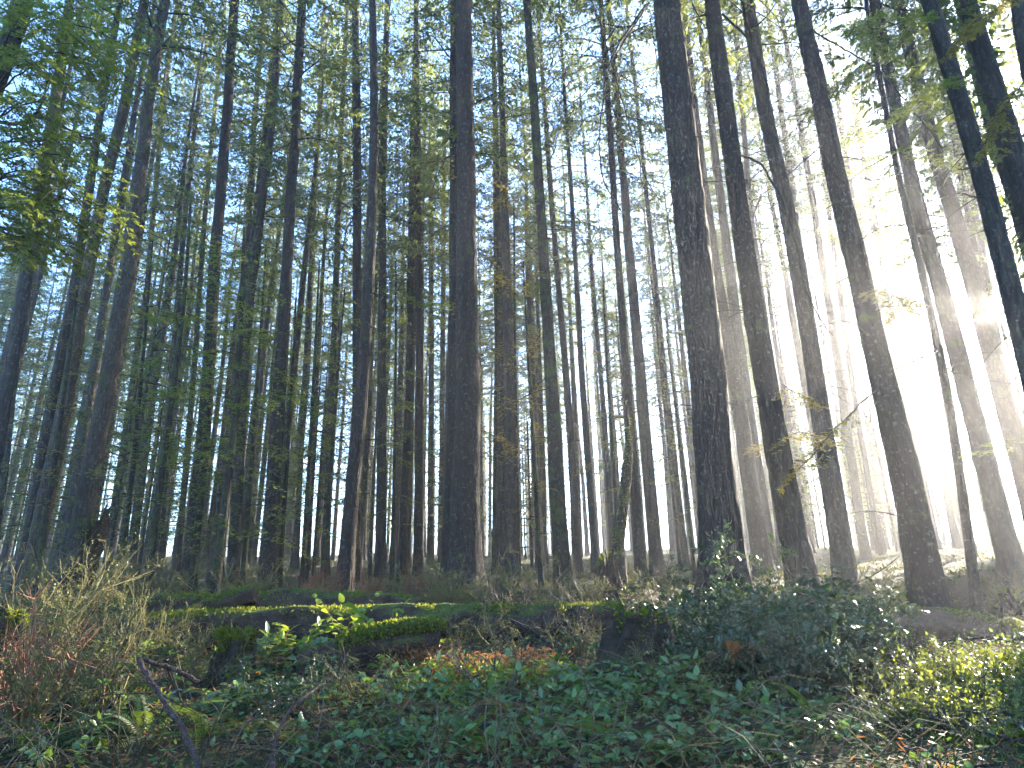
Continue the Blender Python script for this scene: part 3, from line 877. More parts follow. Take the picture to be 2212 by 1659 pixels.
def bough(key, pix, dY=0.0, r0=0.012, leafy=None, slope=0.0, **kw):
    """a limb of one of the trees above, drawn from where it leaves the trunk"""
    root, base, C, Y = TREES[key]
    rng = np.random.default_rng(abs(hash(str(pix))) % 1000 if False else int(sum(a * 3 + b * 7 for a, b in pix)) % 9973)
    n = len(pix)
    P = np.array([at(px, py, Y + dY * (i / max(n - 1, 1)) + rng.normal(0, .06)) for i, (px, py) in enumerate(pix)])
    W = MB()
    fo = MB()
    if leafy:
        spray_branch(W, fo, P, r0, rng, **kw)
    else:
        s0 = np.concatenate([[0], np.cumsum(np.linalg.norm(np.diff(P, axis=0), axis=1))])
        m = max(8, int(s0[-1] / 0.12))
        s = np.linspace(0, s0[-1], m)
        Q = np.stack([np.interp(s, s0, P[:, k]) for k in range(3)], -1)
        for _ in range(4):
            Q[1:-1] = .25 * Q[:-2] + .5 * Q[1:-1] + .25 * Q[2:]
        Q[1:-1] += rng.normal(0, .008, (m - 2, 3))
        r0 *= 1.35
        W.tube(Q, np.linspace(r0, r0 * .35, m), 6)
        for q in range(int(s0[-1] * 3.2)):                      # bare side twigs
            i = rng.integers(2, m - 1)
            t = nrm(Q[min(i + 1, m - 1)] - Q[i - 1])
            d = nrm(t * .7 + rng.normal(0, .7, 3))
            l = rng.uniform(.12, .6)
            w = np.linspace(0, 1, 5)
            B = Q[i] + d * (l * w)[:, None] + np.array([0, 0, -.3]) * (l * w ** 2)[:, None]
            W.tube(B, np.linspace(r0 * .3, .0015, 5), 3)
            for e in range(2):
                d2 = nrm(d + rng.normal(0, .6, 3)); l2 = l * rng.uniform(.2, .5)
                W.tube(B[rng.integers(1, 4)] + d2 * (l2 * w)[:, None], np.linspace(r0 * .16, .001, 5), 3)
    b = W.build('bough', MAT['twig'], root, base)
    part(b, root)
    if leafy:
        f = fo.build('needles', MAT[leafy], b, (base), kind='stuff')
        part(f, b)
    return b


# bare hanging boughs of the right hand trunks
bough('right_heavy', [(1395, 10), (1340, 90), (1310, 150), (1293, 300), (1301, 390), (1345, 460), (1360, 485)], -0.8, 0.02)
bough('right_heavy', [(1402, 5), (1335, 110), (1322, 145), (1346, 220), (1376, 330), (1400, 400), (1430, 440)], -0.4, 0.016)
bough('right_heavy', [(1330, 112), (1262, 150), (1200, 172), (1140, 240)], -0.4, 0.010)
bough('right_heavy', [(1340, 95), (1338, 200), (1332, 290)], -0.6, 0.008)
bough('right_heavy', [(1405, 40), (1420, 140), (1416, 230), (1400, 300)], -1.0, 0.010)
bough('right_heavy', [(1460, 420), (1440, 470), (1450, 520), (1455, 600)], -0.6, 0.010)
bough('right_second', [(1560, 30), (1615, 80), (1655, 170), (1662, 240), (1645, 312)], -0.9, 0.022)
bough('right_second', [(1600, 335), (1640, 347), (1690, 430), (1720, 520), (1735, 610), (1770, 690), (1800, 725)], -1.0, 0.020)
bough('right_second', [(1535, 30), (1500, 38), (1483, 46)], -0.4, 0.022)
bough('right_second', [(1545, 60), (1530, 200), (1512, 300)], -0.8, 0.008)
bough('right_flared', [(1745, 60), (1830, 110), (1900, 150), (1990, 260), (2035, 320)], -0.8, 0.016)
bough('right_flared', [(1765, 100), (1770, 200), (1735, 262), (1690, 305), (1640, 320)], -0.9, 0.012)
bough('right_flared', [(1790, 300), (1700, 380), (1620, 440)], -0.7, 0.010)
bough('right_flared', [(1890, 740), (1840, 690), (1780, 700), (1740, 720)], -0.7, 0.010)
bough('right_slim', [(2030, 755), (1985, 775), (1935, 797)], -0.7, 0.014)
bough('right_slim', [(2047, 800), (2120, 822), (2215, 832)], -0.6, 0.012)
bough('right_slim', [(1965, 370), (1880, 392), (1830, 372)], -0.7, 0.010)
bough('right_slim', [(1955, 485), (1900, 492), (1860, 502)], -0.5, 0.010)
bough('right_slim', [(1935, 330), (1870, 362), (1820, 402)], -0.6, 0.010)
bough('right_slim', [(2060, 860), (2020, 890), (1990, 930)], -0.6, 0.008)
bough('right_edge_lean', [(2110, 330), (2170, 262), (2215, 215)], -0.7, 0.012)
bough('right_edge_lean', [(2130, 430), (2070, 415), (1990, 440)], -0.8, 0.012)
bough('right_edge_lean', [(2115, 360), (2040, 372), (1960, 402)], -1.1, 0.012)
bough('centre_lean', [(1175, 560), (1140, 530), (1110, 500), (1090, 505)], -0.7, 0.009)
bough('centre_lean', [(1150, 250), (1100, 275), (1060, 330)], -0.9, 0.009)
bough('moss_edged', [(812, 240), (850, 215), (880, 222)], -0.5, 0.012)
bough('moss_edged', [(812, 285), (835, 300), (850, 330)], -0.5, 0.009)
bough('left_big', [(318, 200), (380, 160), (450, 115)], -0.6, 0.010)
bough('left_big', [(312, 300), (360, 285), (395, 260)], -0.6, 0.008)
# living boughs with golden or green sprays
spr = dict(sub_step=0.12, sub_len=0.55, twig=0.16, twig_step=0.06, card=0.07, q=3)
bough('right_flared', [(1905, 835), (1850, 880), (1790, 940), (1740, 1000), (1715, 1030)], -1.2, 0.016, 'needle_gold', start=.3, gap=.45, **spr)
bough('right_flared', [(1870, 630), (1905, 625), (1940, 650), (1950, 690)], -1.1, 0.008, 'needle_gold', **spr)
bough('right_flared', [(1760, 80), (1830, 60), (1910, 110), (1970, 150)], -1.5, 0.010, 'needle', gap=.3, **spr)
bough('right_second', [(1690, 830), (1720, 850), (1770, 870)], -1.0, 0.008, 'needle_gold', gap=.3, **spr)
bough('right_second', [(1700, 950), (1730, 930), (1775, 945)], -1.0, 0.008, 'needle_gold', gap=.3, **spr)
bough('right_heavy_back', [(1625, 970), (1640, 955), (1670, 985)], -1.4, 0.006, 'needle_gold', **spr)
bough('right_slim', [(1895, 120), (1850, 150), (1790, 200), (1750, 260)], -1.0, 0.012, 'needle', gap=.2, **spr)
bough('right_slim', [(1900, 150), (1960, 170), (2020, 230)], -1.2, 0.012, 'needle', gap=.2, **spr)
bough('right_slim', [(1930, 330), (1990, 320), (2060, 360)], -1.2, 0.012, 'needle', gap=.3, **spr)
bough('right_slim', [(2080, 1000), (2120, 960), (2170, 950)], -0.8, 0.008, 'needle', gap=.4, **spr)
bough('right_edge_lean', [(2020, 40), (1960, 60), (1890, 40), (1830, 60)], -1.0, 0.012, 'needle', gap=.2, **spr)
bough('right_edge_lean', [(2060, 170), (2000, 190), (1930, 250)], -1.2, 0.012, 'needle', gap=.3, **spr)
bough('corner_right', [(2190, 0), (2150, 20), (2100, 50), (2060, 100)], -0.6, 0.012, 'needle_gold', gap=.2, **spr)
bough('corner_right', [(2230, 160), (2190, 200), (2150, 260), (2140, 330)], -0.5, 0.012, 'needle_gold', gap=.2, **spr)
spg = dict(sub_step=0.15, sub_len=0.5, twig=0.14, twig_step=0.07, card=0.06, q=3)
bough('centre_lean', [(1175, 470), (1130, 430), (1085, 425), (1045, 450)], -1.0, 0.010, 'needle_gold', **spg)
bough('centre_lean', [(1180, 560), (1150, 600), (1100, 610), (1050, 580)], -1.0, 0.010, 'needle_gold', gap=.2, **spg)
bough('centre_lean', [(1185, 700), (1140, 760), (1090, 770), (1045, 740)], 0.8, 0.010, 'needle_gold', gap=.2, **spg)
bough('centre_lean', [(1190, 800), (1150, 850), (1100, 870), (1060, 850)], -0.6, 0.010, 'needle_gold', gap=.2, **spg)
bough('centre_big', [(1030, 380), (1070, 400), (1110, 440)], 1.2, 0.010, 'needle_gold', gap=.1, **spg)
bough('centre_big', [(1030, 560), (1070, 600), (1120, 640)], 1.2, 0.010, 'needle_gold', gap=.1, **spg)
bough('centre_big', [(1030, 920), (1080, 950), (1130, 1000)], 1.2, 0.010, 'needle_gold', gap=.1, **spg)
bough('centre_big', [(985, 640), (940, 660), (900, 650)], 1.5, 0.010, 'needle', gap=.1, **spg)
bough('centre_big', [(985, 250), (930, 230), (860, 260), (820, 300)], 1.5, 0.012, 'needle', gap=.1, **spg)
bough('centre_big', [(985, 330), (930, 360), (870, 380)], 1.5, 0.012, 'needle_gold', gap=.1, **spg)
bough('centre_big', [(1025, 250), (1060, 260), (1090, 300)], 1.5, 0.012, 'needle', gap=.1, **spg)
bough('mid_right_c', [(905, 120), (940, 130), (975, 180)], 0.6, 0.012, 'needle', **spg)

# the close hemlock that fills the upper left
rng = np.random.default_rng(77)
root, base, C, Yh = TREES['corner_left']
ends = [(250, 170, 6.2), (200, 90, 5.8), (230, 40, 6.4), (120, 30, 5.6), (180, 20, 6.0), (290, 60, 6.6), (330, 180, 6.3), (70, 130, 5.5), (150, 150, 5.7), (210, 240, 6.0), (110, 220, 5.6),
        (40, 220, 5.4), (260, 310, 6.3), (180, 300, 5.8), (270, 390, 6.0), (220, 420, 6.2), (285, 460, 5.9), (270, 510, 6.1), (140, 380, 5.7), (90, 330, 5.5), (200, 500, 6.3), (60, 430, 5.4),
        (120, 470, 5.8), (170, 560, 6.2), (30, 520, 5.6), (90, 560, 6.0), (240, 560, 6.2), (40, 40, 5.3), (310, 110, 6.1)]
for ex, ey, eY in ends:
    e = at(ex, ey, eY)
    zt = e[2] + rng.uniform(0.1, 0.6)
    s = np.array([np.interp(min(zt, C[-1, 2]), C[:, 2], C[:, i]) for i in range(3)])
    mid = 0.5 * (s + e) + np.array([0, rng.normal(0, .1), 0.25])
    q3 = 0.25 * s + 0.75 * e + np.array([0, 0, 0.16])
    W, fo = MB(), MB()
    spray_branch(W, fo, [s, mid, q3, e], 0.014, rng, sub_step=0.15, sub_len=0.62, twig=0.15, twig_step=0.06, card=0.052, q=4, start=0.25, droop=0.35, gap=0.1)
    b = part(W.build('bough', MAT['twig'], root, base), root)
    part(fo.build('needles', MAT['needle'], b, base, kind='stuff'), b)
bough('corner_left', [(-30, 260), (50, 272), (85, 245), (110, 160)], -0.6, 0.018)
bough('corner_left', [(50, 272), (105, 330), (140, 400), (200, 470)], -0.7, 0.014)
bough('corner_left', [(85, 250), (150, 280), (220, 310), (300, 350)], -0.7, 0.012)
bough('corner_left', [(-20, 360), (50, 402), (110, 420), (170, 440)], -0.5, 0.014)

# ------------------------------------------------------------------ young understory hemlocks
S_ = {
 'a': ([(528, 480, 5), (520, 700, 11), (512, 880, 15), (488, 1080, 18), (461, 1300, 22)], 0.15, 'dark sapling with long level boughs standing behind the mossy logs at left', 'needle', 1.7, 30),
 'b': ([(412, 430, 5), (400, 620, 9), (385, 760, 12), (352, 1000, 15), (322, 1240, 19)], 0.13, 'sapling with one pale sunlit edge, left of the dark level boughed sapling', 'needle', 1.3, 26),
 'c': ([(1130, 560, 3), (1142, 800, 7), (1152, 950, 9), (1170, 1265, 12)], 0.11, 'thin bare stemmed sapling left of the dark leaning trunk', 'needle_gold', 0.9, 16),
 'd': ([(1078, 330, 3), (1074, 600, 6), (1070, 900, 8), (1066, 1200, 11)], 0.14, 'golden leaved sapling in sunlight beside the thick centre tree', 'needle_gold', 1.5, 26),
 'e': ([(745, 620, 3), (730, 800, 6), (715, 1000, 8), (700, 1230, 11)], 0.12, 'feathery sapling in the gap left of the moss edged trunk', 'needle', 1.5, 24),
 'f': ([(640, 640, 3), (632, 800, 6), (620, 1000, 9), (606, 1240, 11)], 0.12, 'small feathery sapling in front of the straight dark trunk', 'needle', 1.3, 24),
 'g': ([(175, 560, 4), (150, 760, 8), (118, 1000, 11), (85, 1220, 13)], 0.12, 'sapling hiding behind the leaning pair at left', 'needle_gold', 1.4, 24),
 'h': ([(1300, 560, 3), (1312, 800, 6), (1325, 1000, 8), (1338, 1200, 10)], 0.12, 'backlit sapling just left of the thin black trunk', 'needle_gold', 1.3, 20),
 'i': ([(1440, 720, 3), (1462, 900, 6), (1480, 1050, 8), (1500, 1240, 10)], 0.10, 'backlit sapling just left of the heaviest trunk foot', 'needle_gold', 1.0, 16),
 'k': ([(470, 560, 3), (455, 760, 7), (438, 980, 10), (420, 1220, 12)], 0.13, 'sapling with soft sprays before the ridged grey brown trunk', 'needle', 1.7, 26),
 'l': ([(575, 520, 3), (562, 740, 7), (545, 980, 10), (528, 1230, 13)], 0.13, 'sapling with soft sprays before the slender pale pair', 'needle', 1.8, 28),
 'm': ([(690, 560, 3), (680, 780, 7), (668, 1000, 9), (655, 1230, 12)], 0.13, 'sapling between the straight dark trunk and the brown thin one', 'needle', 1.7, 26),
 'n': ([(330, 520, 3), (310, 760, 7), (288, 1000, 10), (268, 1220, 12)], 0.13, 'sapling between the stout pale sided trunk and the sunlit edged sapling', 'needle', 1.6, 26),
 'o': ([(60, 500, 3), (40, 760, 7), (15, 1000, 10), (-10, 1220, 12)], 0.14, 'yellow green sapling between the left edge trunks', 'needle_gold', 1.7, 26),
 'p': ([(1110, 420, 3), (1112, 700, 6), (1115, 950, 8), (1120, 1200, 10)], 0.14, 'golden sapling midway between the thick centre tree and the dark leaning trunk', 'needle_gold', 1.6, 26),
 'q': ([(855, 560, 3), (855, 780, 6), (852, 1000, 8), (848, 1220, 10)], 0.13, 'sapling in the gap right of the upright grey trunk', 'needle', 1.5, 24),
 'j': ([(262, 620, 4), (240, 800, 8), (215, 1000, 10), (195, 1200, 12)], 0.12, 'sapling with drooping sprays against the stout pale sided trunk', 'needle', 1.2, 22),
}
for si, (key, (pts, D, label, lm, bl, nb)) in enumerate(S_.items()):
    rng = np.random.default_rng(900 + si)
    px, py, w = pts[-2]
    Y = clear_depth(px, py, D * FPX / w, w / 2 + 6, .8, 1.3)
    L = []
    for px, py, w in pts:
        p = at(px, py, Y)
        L.append((p[0], p[1], p[2], 0.5 * w * float(np.dot(p - EYE, fwd)) / FPX))
    L = np.array(L)[::-1]
    g = gz(L[0, 0], L[0, 1])
    L[0, 2] = g - 0.15
    zs = np.arange(g - 0.15, L[-1, 2], 0.12)
    C = np.stack([np.interp(zs, L[:, 2], L[:, k]) for k in range(4)], -1)
    for _ in range(5):
        C[1:-1, (0, 1, 3)] = 0.25 * C[:-2, (0, 1, 3)] + 0.5 * C[1:-1, (0, 1, 3)] + 0.25 * C[2:, (0, 1, 3)]
    base = np.array([C[0, 0], C[0, 1], g])
    root = thing('young_hemlock', label, 'sapling', base, group='young hemlocks under the tall trees')
    part(trunk_shape(C[:, :3], np.maximum(C[:, 3], .012), 14, 0.004, si + 40.5, .3, .25).build('trunk', MAT['bark_moss'], root, base), root)
    Hs = C[-1, 2] - g
    for q in range(nb):
        t = 0.14 + 0.84 * (q + rng.uniform(0, 1)) / nb
        z = g + Hs * t
        c = np.array([np.interp(z, C[:, 2], C[:, i]) for i in range(3)])
        a = q * 2.4 + rng.normal(0, .4)
        l = bl * (1.15 - 0.8 * t) * rng.uniform(.6, 1.25)
        d = np.array([math.cos(a), math.sin(a), 0])
        bend = np.array([-d[1], d[0], 0]) * rng.normal(0, .15) * l
        P = [c, c + d * l * .5 + np.array([0, 0, rng.uniform(-.05, .18) * l]) + bend * .3, c + d * l + np.array([0, 0, rng.uniform(-.3, .08) * l]) + bend]
        W, fo = MB(), MB()
        spray_branch(W, fo, P, 0.009, rng, sub_step=0.11, sub_len=0.5 * bl ** .5, twig=0.12, twig_step=0.06, card=0.052, q=3, start=.25, droop=.25, gap=.15 if t > .3 else .7)
        b = part(W.build('bough', MAT['twig'], root, base), root)
        part(fo.build('needles', MAT[lm], b, base, kind='stuff'), b)

# ------------------------------------------------------------------ the stand behind
TRUNK_LIB = []
for k in range(6):
    r = np.random.default_rng(60 + k)
    zs = np.concatenate([np.arange(-0.4, 24, 0.6), np.linspace(24.5, 36, 8)])
    R = 0.21 * (1 - zs / 38) ** 0.8 + 0.01
    C = np.stack([0.10 * vnoise(np.stack([zs * .12, zs * 0 + k, zs * 0], -1)), 0.10 * vnoise(np.stack([zs * .12, zs * 0 + k + 9, zs * 0], -1)), zs], -1)
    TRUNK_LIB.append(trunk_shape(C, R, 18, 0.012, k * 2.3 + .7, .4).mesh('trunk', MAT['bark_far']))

# low young trees for the background
YOUNG_LIB = []
for k in range(3):
    f, w, d = crown_shapes(300 + k, [11, 8, 14][k], [2.0, 1.2, 3.0][k], [1.9, 1.6, 2.1][k], 46, 0.12, 0.13, 4, 10, 1.0)
    zs = np.arange(-.3, [11, 8, 14][k], .5)
    tr = trunk_shape(np.stack([zs * 0, zs * 0, zs], -1), np.maximum(.075 * (1 - zs / 14.5), .01), 10, .004, k + .2, .3)
    YOUNG_LIB.append((tr.mesh('trunk', MAT['bark_far']), f.mesh('crown', MAT['needle_far']), w.mesh('limbs', MAT['twig'])))

SPOTS = [(v[1][0], v[1][1]) for v in TREES.values()]
rng = np.random.default_rng(4242)
n_far = 0
tries = 0
while n_far < 225 and tries < 30000:
    tries += 1
    y = 17 + 63 * rng.uniform() ** 0.62
    x = rng.uniform(-0.86, 0.86) * y
    if min((x - a) ** 2 + (y - b) ** 2 for a, b in SPOTS) < (1.9 + 0.012 * y) ** 2:
        continue
    g = gz(x, y)
    k = int(rng.integers(0, 7))
    s = rng.uniform(.82, 1.1)
    if blocks(x, y, g, 99, 36, 0, .2, 8, .7):
        continue
    if blocks(x, y, g, 12, 36, 1.0, 0, 99, 0):
        k = 3
        if blocks(x, y, g, 19, 36, .9, -1, 6, 1.0) or blocks(x, y, g, 20, 36, .8, -1, 9, .8) and rng.uniform() < .5:
            continue
    SPOTS.append((x, y))
    side = x / y
    band = 'far' if y > 52 else 'middle'
    zone = 'left' if side < -0.28 else ('right' if side > 0.3 else 'centre')
    lab = {('far', 'left'): 'thin far trunk in the blue grey stand at the left', ('far', 'centre'): 'thin far trunk in the hazy stand behind the centre tree',
           ('far', 'right'): 'pale far trunk dissolving in the sunlit haze at the right', ('middle', 'left'): 'grey conifer of the middle stand behind the leaning left trunks',
           ('middle', 'centre'): 'grey conifer of the middle stand behind the centre trunks', ('middle', 'right'): 'backlit conifer of the middle stand behind the heavy right trunks'}[(band, zone)]
    root = thing('conifer_tree', lab, 'tree', (x, y, g), rng.uniform(0, 6.28), lab.replace('conifer', 'conifers').replace('trunk', 'trunks', 1) if False else band + ' stand trees at the ' + zone)
    root.rotation_euler = (rng.normal(0, .012), rng.normal(0, .012), rng.uniform(0, 6.28))
    o = bpy.data.objects.new('trunk', TRUNK_LIB[n_far % 6])
    COL.objects.link(o); o.parent = root
    ws = rng.uniform(.75, 1.35)
    o.scale = (ws, ws, s)
    crown_parts(root, k, (0, 0, 0), 0, s)
    n_far += 1

n_y = 0
while n_y < 112:
    y = 19 + 46 * rng.uniform() ** .8
    x = rng.uniform(-.84, .7) * y
    if n_y >= 80:
        y = rng.uniform(34, 72)
        x = rng.uniform(.42, .92) * y
    if rng.uniform() < .35 and x > 0 or blocks(x, y, gz(x, y), 1, 12, 1.0, .1):
        continue
    if min((x - a) ** 2 + (y - b) ** 2 for a, b in SPOTS) < 1.2 ** 2:
        continue
    SPOTS.append((x, y))
    t, f, w = YOUNG_LIB[n_y % 3]
    zone = 'left' if x / y < -.28 else ('right' if x / y > .25 else 'centre')
    root = thing('young_hemlock', {'left': 'small leafy hemlock among the grey left trunks', 'centre': 'small leafy hemlock among the hazy centre trunks', 'right': 'small backlit hemlock among the right trunks'}[zone],
                 'sapling', (x, y, gz(x, y)), rng.uniform(0, 6.28), 'small hemlocks of the ' + zone + ' stand', rng.uniform(.75, 1.2))
    for nm, me in (('trunk', t), ('crown', f), ('limb_wood', w)):
        o = bpy.data.objects.new(nm, me); COL.objects.link(o); o.parent = root
        if nm != 'trunk':
            o['kind'] = 'stuff'
    n_y += 1


def wood_mass(name, spots, seed, label, low=(13, 16, 10), nb=50):
    """a wood that reads as one mass: too far, too much behind others or out of view to tell its trees apart"""
    r = np.random.default_rng(seed)
    lib = [crown_shapes(seed + 20 + k, 34, low[k], 3.2, nb, 0.24, 0.34, 4, 8, 2) for k in range(3)]
    F, Tk = MB(), MB()
    for x, y in spots:
        g = gz(x, y)
        k = r.integers(0, 3); a = r.uniform(0, 6.28); s = r.uniform(.8, 1.1)
        Rm = np.array([[math.cos(a), -math.sin(a), 0], [math.sin(a), math.cos(a), 0], [0, 0, 1]]) * s
        F.merge(lib[k][0], Rm, (x, y, g))
        z = np.array([-.5, 6, 14, 24, 34 * s])
        Tk.tube(np.stack([x + 0 * z, y + 0 * z, g + z], -1), np.array([.27, .23, .18, .12, .02]) * r.uniform(.7, 1.2), 8)
    root = thing(name, label, 'wood', (0, 0, 0))
    root['kind'] = 'stuff'
    F.build('foliage', MAT['needle_far'], root, kind='stuff')
    Tk.build('trunk_mass', MAT['bark_far'], root, kind='stuff')


sp = []
r = np.random.default_rng(31)
while len(sp) < 190:
    y = r.uniform(72, 128); x = r.uniform(-.95, .98) * y
    if all((x - a) ** 2 + (y - b) ** 2 > 9 for a, b in sp):
        sp.append((x, y))
wood_mass('far_wood', sp, 1000, 'hazy conifer wood closing the view behind all other trunks', (1.5, 4, 2.5), 42)
sp = []
while len(sp) < 64:
    az = r.uniform(rad(41.0), rad(64)); d = r.uniform(15, 100)
    x, y = d * math.sin(az), d * math.cos(az)
    if all((x - a) ** 2 + (y - b) ** 2 > 7 for a, b in sp) and not blocks(x, y, gz(x, y), 9, 36, 2.2):
        sp.append((x, y))
wood_mass('shading_wood', sp, 2000, 'unseen conifer wood past the right edge, added to shade the view', (11, 14, 8), 48)  # trees out of view, added to block and shape the sunlight

# ------------------------------------------------------------------ logs, stumps and fallen branches
def frame_of(t):
    t = nrm(t)
    u = nrm(np.cross(t, [0, 0, 1.0]))
    return t, u, np.cross(u, t)


def log_shape(P, R, seed, ns=40, step=0.06, amp=0.04, capn=5):
    P = np.asarray(P, float)
    s0 = np.concatenate([[0], np.cumsum(np.linalg.norm(np.diff(P, axis=0), axis=1))])
    n = max(10, int(s0[-1] / step))
    s = np.linspace(0, s0[-1], n)
    C = np.stack([np.interp(s, s0, P[:, k]) for k in range(3)], -1)
    r0 = np.interp(s, s0, R)
    for _ in range(8):
        C[1:-1] = .25 * C[:-2] + .5 * C[1:-1] + .25 * C[2:]
    t = nrm(np.gradient(C, axis=0))
    u = nrm(np.cross(t, [0, 0, 1.0])); v = np.cross(u, t)
    a = np.linspace(0, 2 * math.pi, ns, endpoint=False)
    A, Sg = np.meshgrid(a, s)
    Pn = np.stack([np.cos(A) * 1.2, np.sin(A) * 1.2, Sg * 1.1], -1) + seed * 5.7
    rr = r0[:, None] * (1 + .20 * vnoise(Pn) + .10 * vnoise(Pn * 2.7)) + amp * fbm(np.stack([np.cos(A) * r0[:, None] * 9, np.sin(A) * r0[:, None] * 9, Sg * 3.5], -1) + seed, 4)
    V = C[:, None, :] + rr[..., None] * (np.cos(A)[..., None] * u[:, None, :] + np.sin(A)[..., None] * v[:, None, :])
    m = MB()
    i = np.arange(n - 1)[:, None] * ns; j = np.arange(ns)[None, :]
    q = np.stack([i + j, i + (j + 1) % ns, i + ns + (j + 1) % ns, i + ns + j], -1).reshape(-1, 4)
    # ragged, slightly hollow ends
    allv = [V.reshape(-1, 3)]; faces4 = [q]; off = n * ns; tris = []
    for end, sg in ((0, -1), (n - 1, 1)):
        ring = np.arange(ns) + end * ns
        prev = ring
        for c in range(1, capn):
            f = 1 - c / capn
            w = C[end] + (V[end] - C[end]) * f + t[end] * sg * (amp * .8 * vnoise(np.stack([np.cos(a) * 3 * f, np.sin(a) * 3 * f, a * 0 + seed], -1)) - .03 * (c == 1) * -1)[:, None]
            allv.append(w); cur = np.arange(ns) + off; off += ns
            faces4.append(np.stack([prev, np.roll(prev, -1), np.roll(cur, -1), cur], -1)); prev = cur
        allv.append(C[end][None] + t[end] * sg * 0.0); tris.append(np.stack([prev, np.roll(prev, -1), np.full(ns, off)], -1)); off += 1
    m.add(np.concatenate(allv), np.concatenate(faces4), np.concatenate(tris))
    return m, C, r0, u, v


def moss_on(C, r0, u, v, rng, n, lo=.5, hi=2.65, ln=.035, parent=None, base=(0, 0, 0), mat='moss'):
    i = rng.integers(0, len(C), n)
    a = rng.uniform(lo, hi, n)
    d = np.cos(a)[:, None] * u[i] + np.sin(a)[:, None] * v[i]
    P = C[i] + d * r0[i][:, None] * rng.uniform(.95, 1.04, (n, 1)) + rng.normal(0, .04, (n, 3)) * np.array([1, 1, .2])
    keep = vnoise(P * np.array([3, 3, 3])) > -.25
    D = nrm(d * .8 + rng.normal(0, .6, (n, 3)))
    m = MB()
    m.cards(P[keep], D[keep], nrm(np.cross(D, rng.normal(0, 1, (n, 3))))[keep], rng.uniform(.5, 1.3, n)[keep] * ln, ln * .28)
    return m.build('moss', MAT[mat], parent, base, kind='stuff')


LOGS = [
 # pixel points (x, y of the axis, Y), radius list, name, label, material, moss blades
 ([(95, 1372, 8.6), (350, 1342, 9.0), (560, 1330, 9.4), (820, 1325, 9.8), (930, 1330, 10.0)], [.20, .20, .19, .18, .16], 'mossy_log', 'long mossy log lying level behind the bright salal leaves', 'log', 5200),
 ([(180, 1392, 7.2), (500, 1378, 7.4), (900, 1372, 7.7), (1180, 1362, 8.1), (1345, 1350, 8.4)], [.17, .18, .19, .18, .15], 'mossy_log', 'longest moss topped log in front, lying across the middle under the salal', 'log', 6500),
 ([(395, 1345, 8.3), (470, 1318, 8.4), (548, 1306, 8.5)], [.06, .10, .14], 'mossy_log', 'short mossy log stub ending in a dark round face at left', 'log', 1500),
 ([(640, 1452, 5.9), (760, 1436, 6.0), (860, 1412, 6.1), (940, 1404, 6.2)], [.10, .15, .17, .15], 'mossy_log', 'thick moss hummock log in sunlight with rusty bracken hanging off it', 'log', 6500),
 ([(1690, 1390, 8.8), (1850, 1380, 9.2), (2050, 1396, 9.6), (2185, 1408, 9.8), (2260, 1425, 9.9)], [.18, .26, .30, .27, .24], 'brown_log', 'big brown log with a mossy top lying before the flared trunk', 'log_brown', 3600),
 ([(2062, 1658, 3.75), (2150, 1652, 3.7), (2300, 1655, 3.6)], [.075, .08, .08], 'mossy_log', 'short log with bright moss cut off by the bottom right corner', 'log', 2200),
 ([(1660, 1640, 4.0), (1800, 1625, 4.2), (1980, 1630, 4.2)], [.05, .07, .06], 'mossy_log', 'low mossy log under the sunlit bush near the bottom edge', 'log', 2600),
 ([(110, 1560, 4.6), (250, 1552, 4.7), (330, 1556, 4.8)], [.10, .12, .10], 'rotten_log', 'rotten log in deep shade among the left brush near the bottom', 'rot', 1200),
]
for li, (pp, R, nm, label, mt, nm_) in enumerate(LOGS):
    P = np.array([at(*p) for p in pp]) + np.array([0, 0, 1.0]) * (np.array(R) * .6)[:, None]
    rng = np.random.default_rng(1200 + li)
    m, C, r0, u, v = log_shape(P, R, li + 1.3)
    base = P[len(P) // 2]
    root = thing(nm, label, 'log', base)
    part(m.build('trunk', MAT[mt], root, base), root)
    part(moss_on(C, r0, u, v, rng, nm_, parent=root, base=base), root)


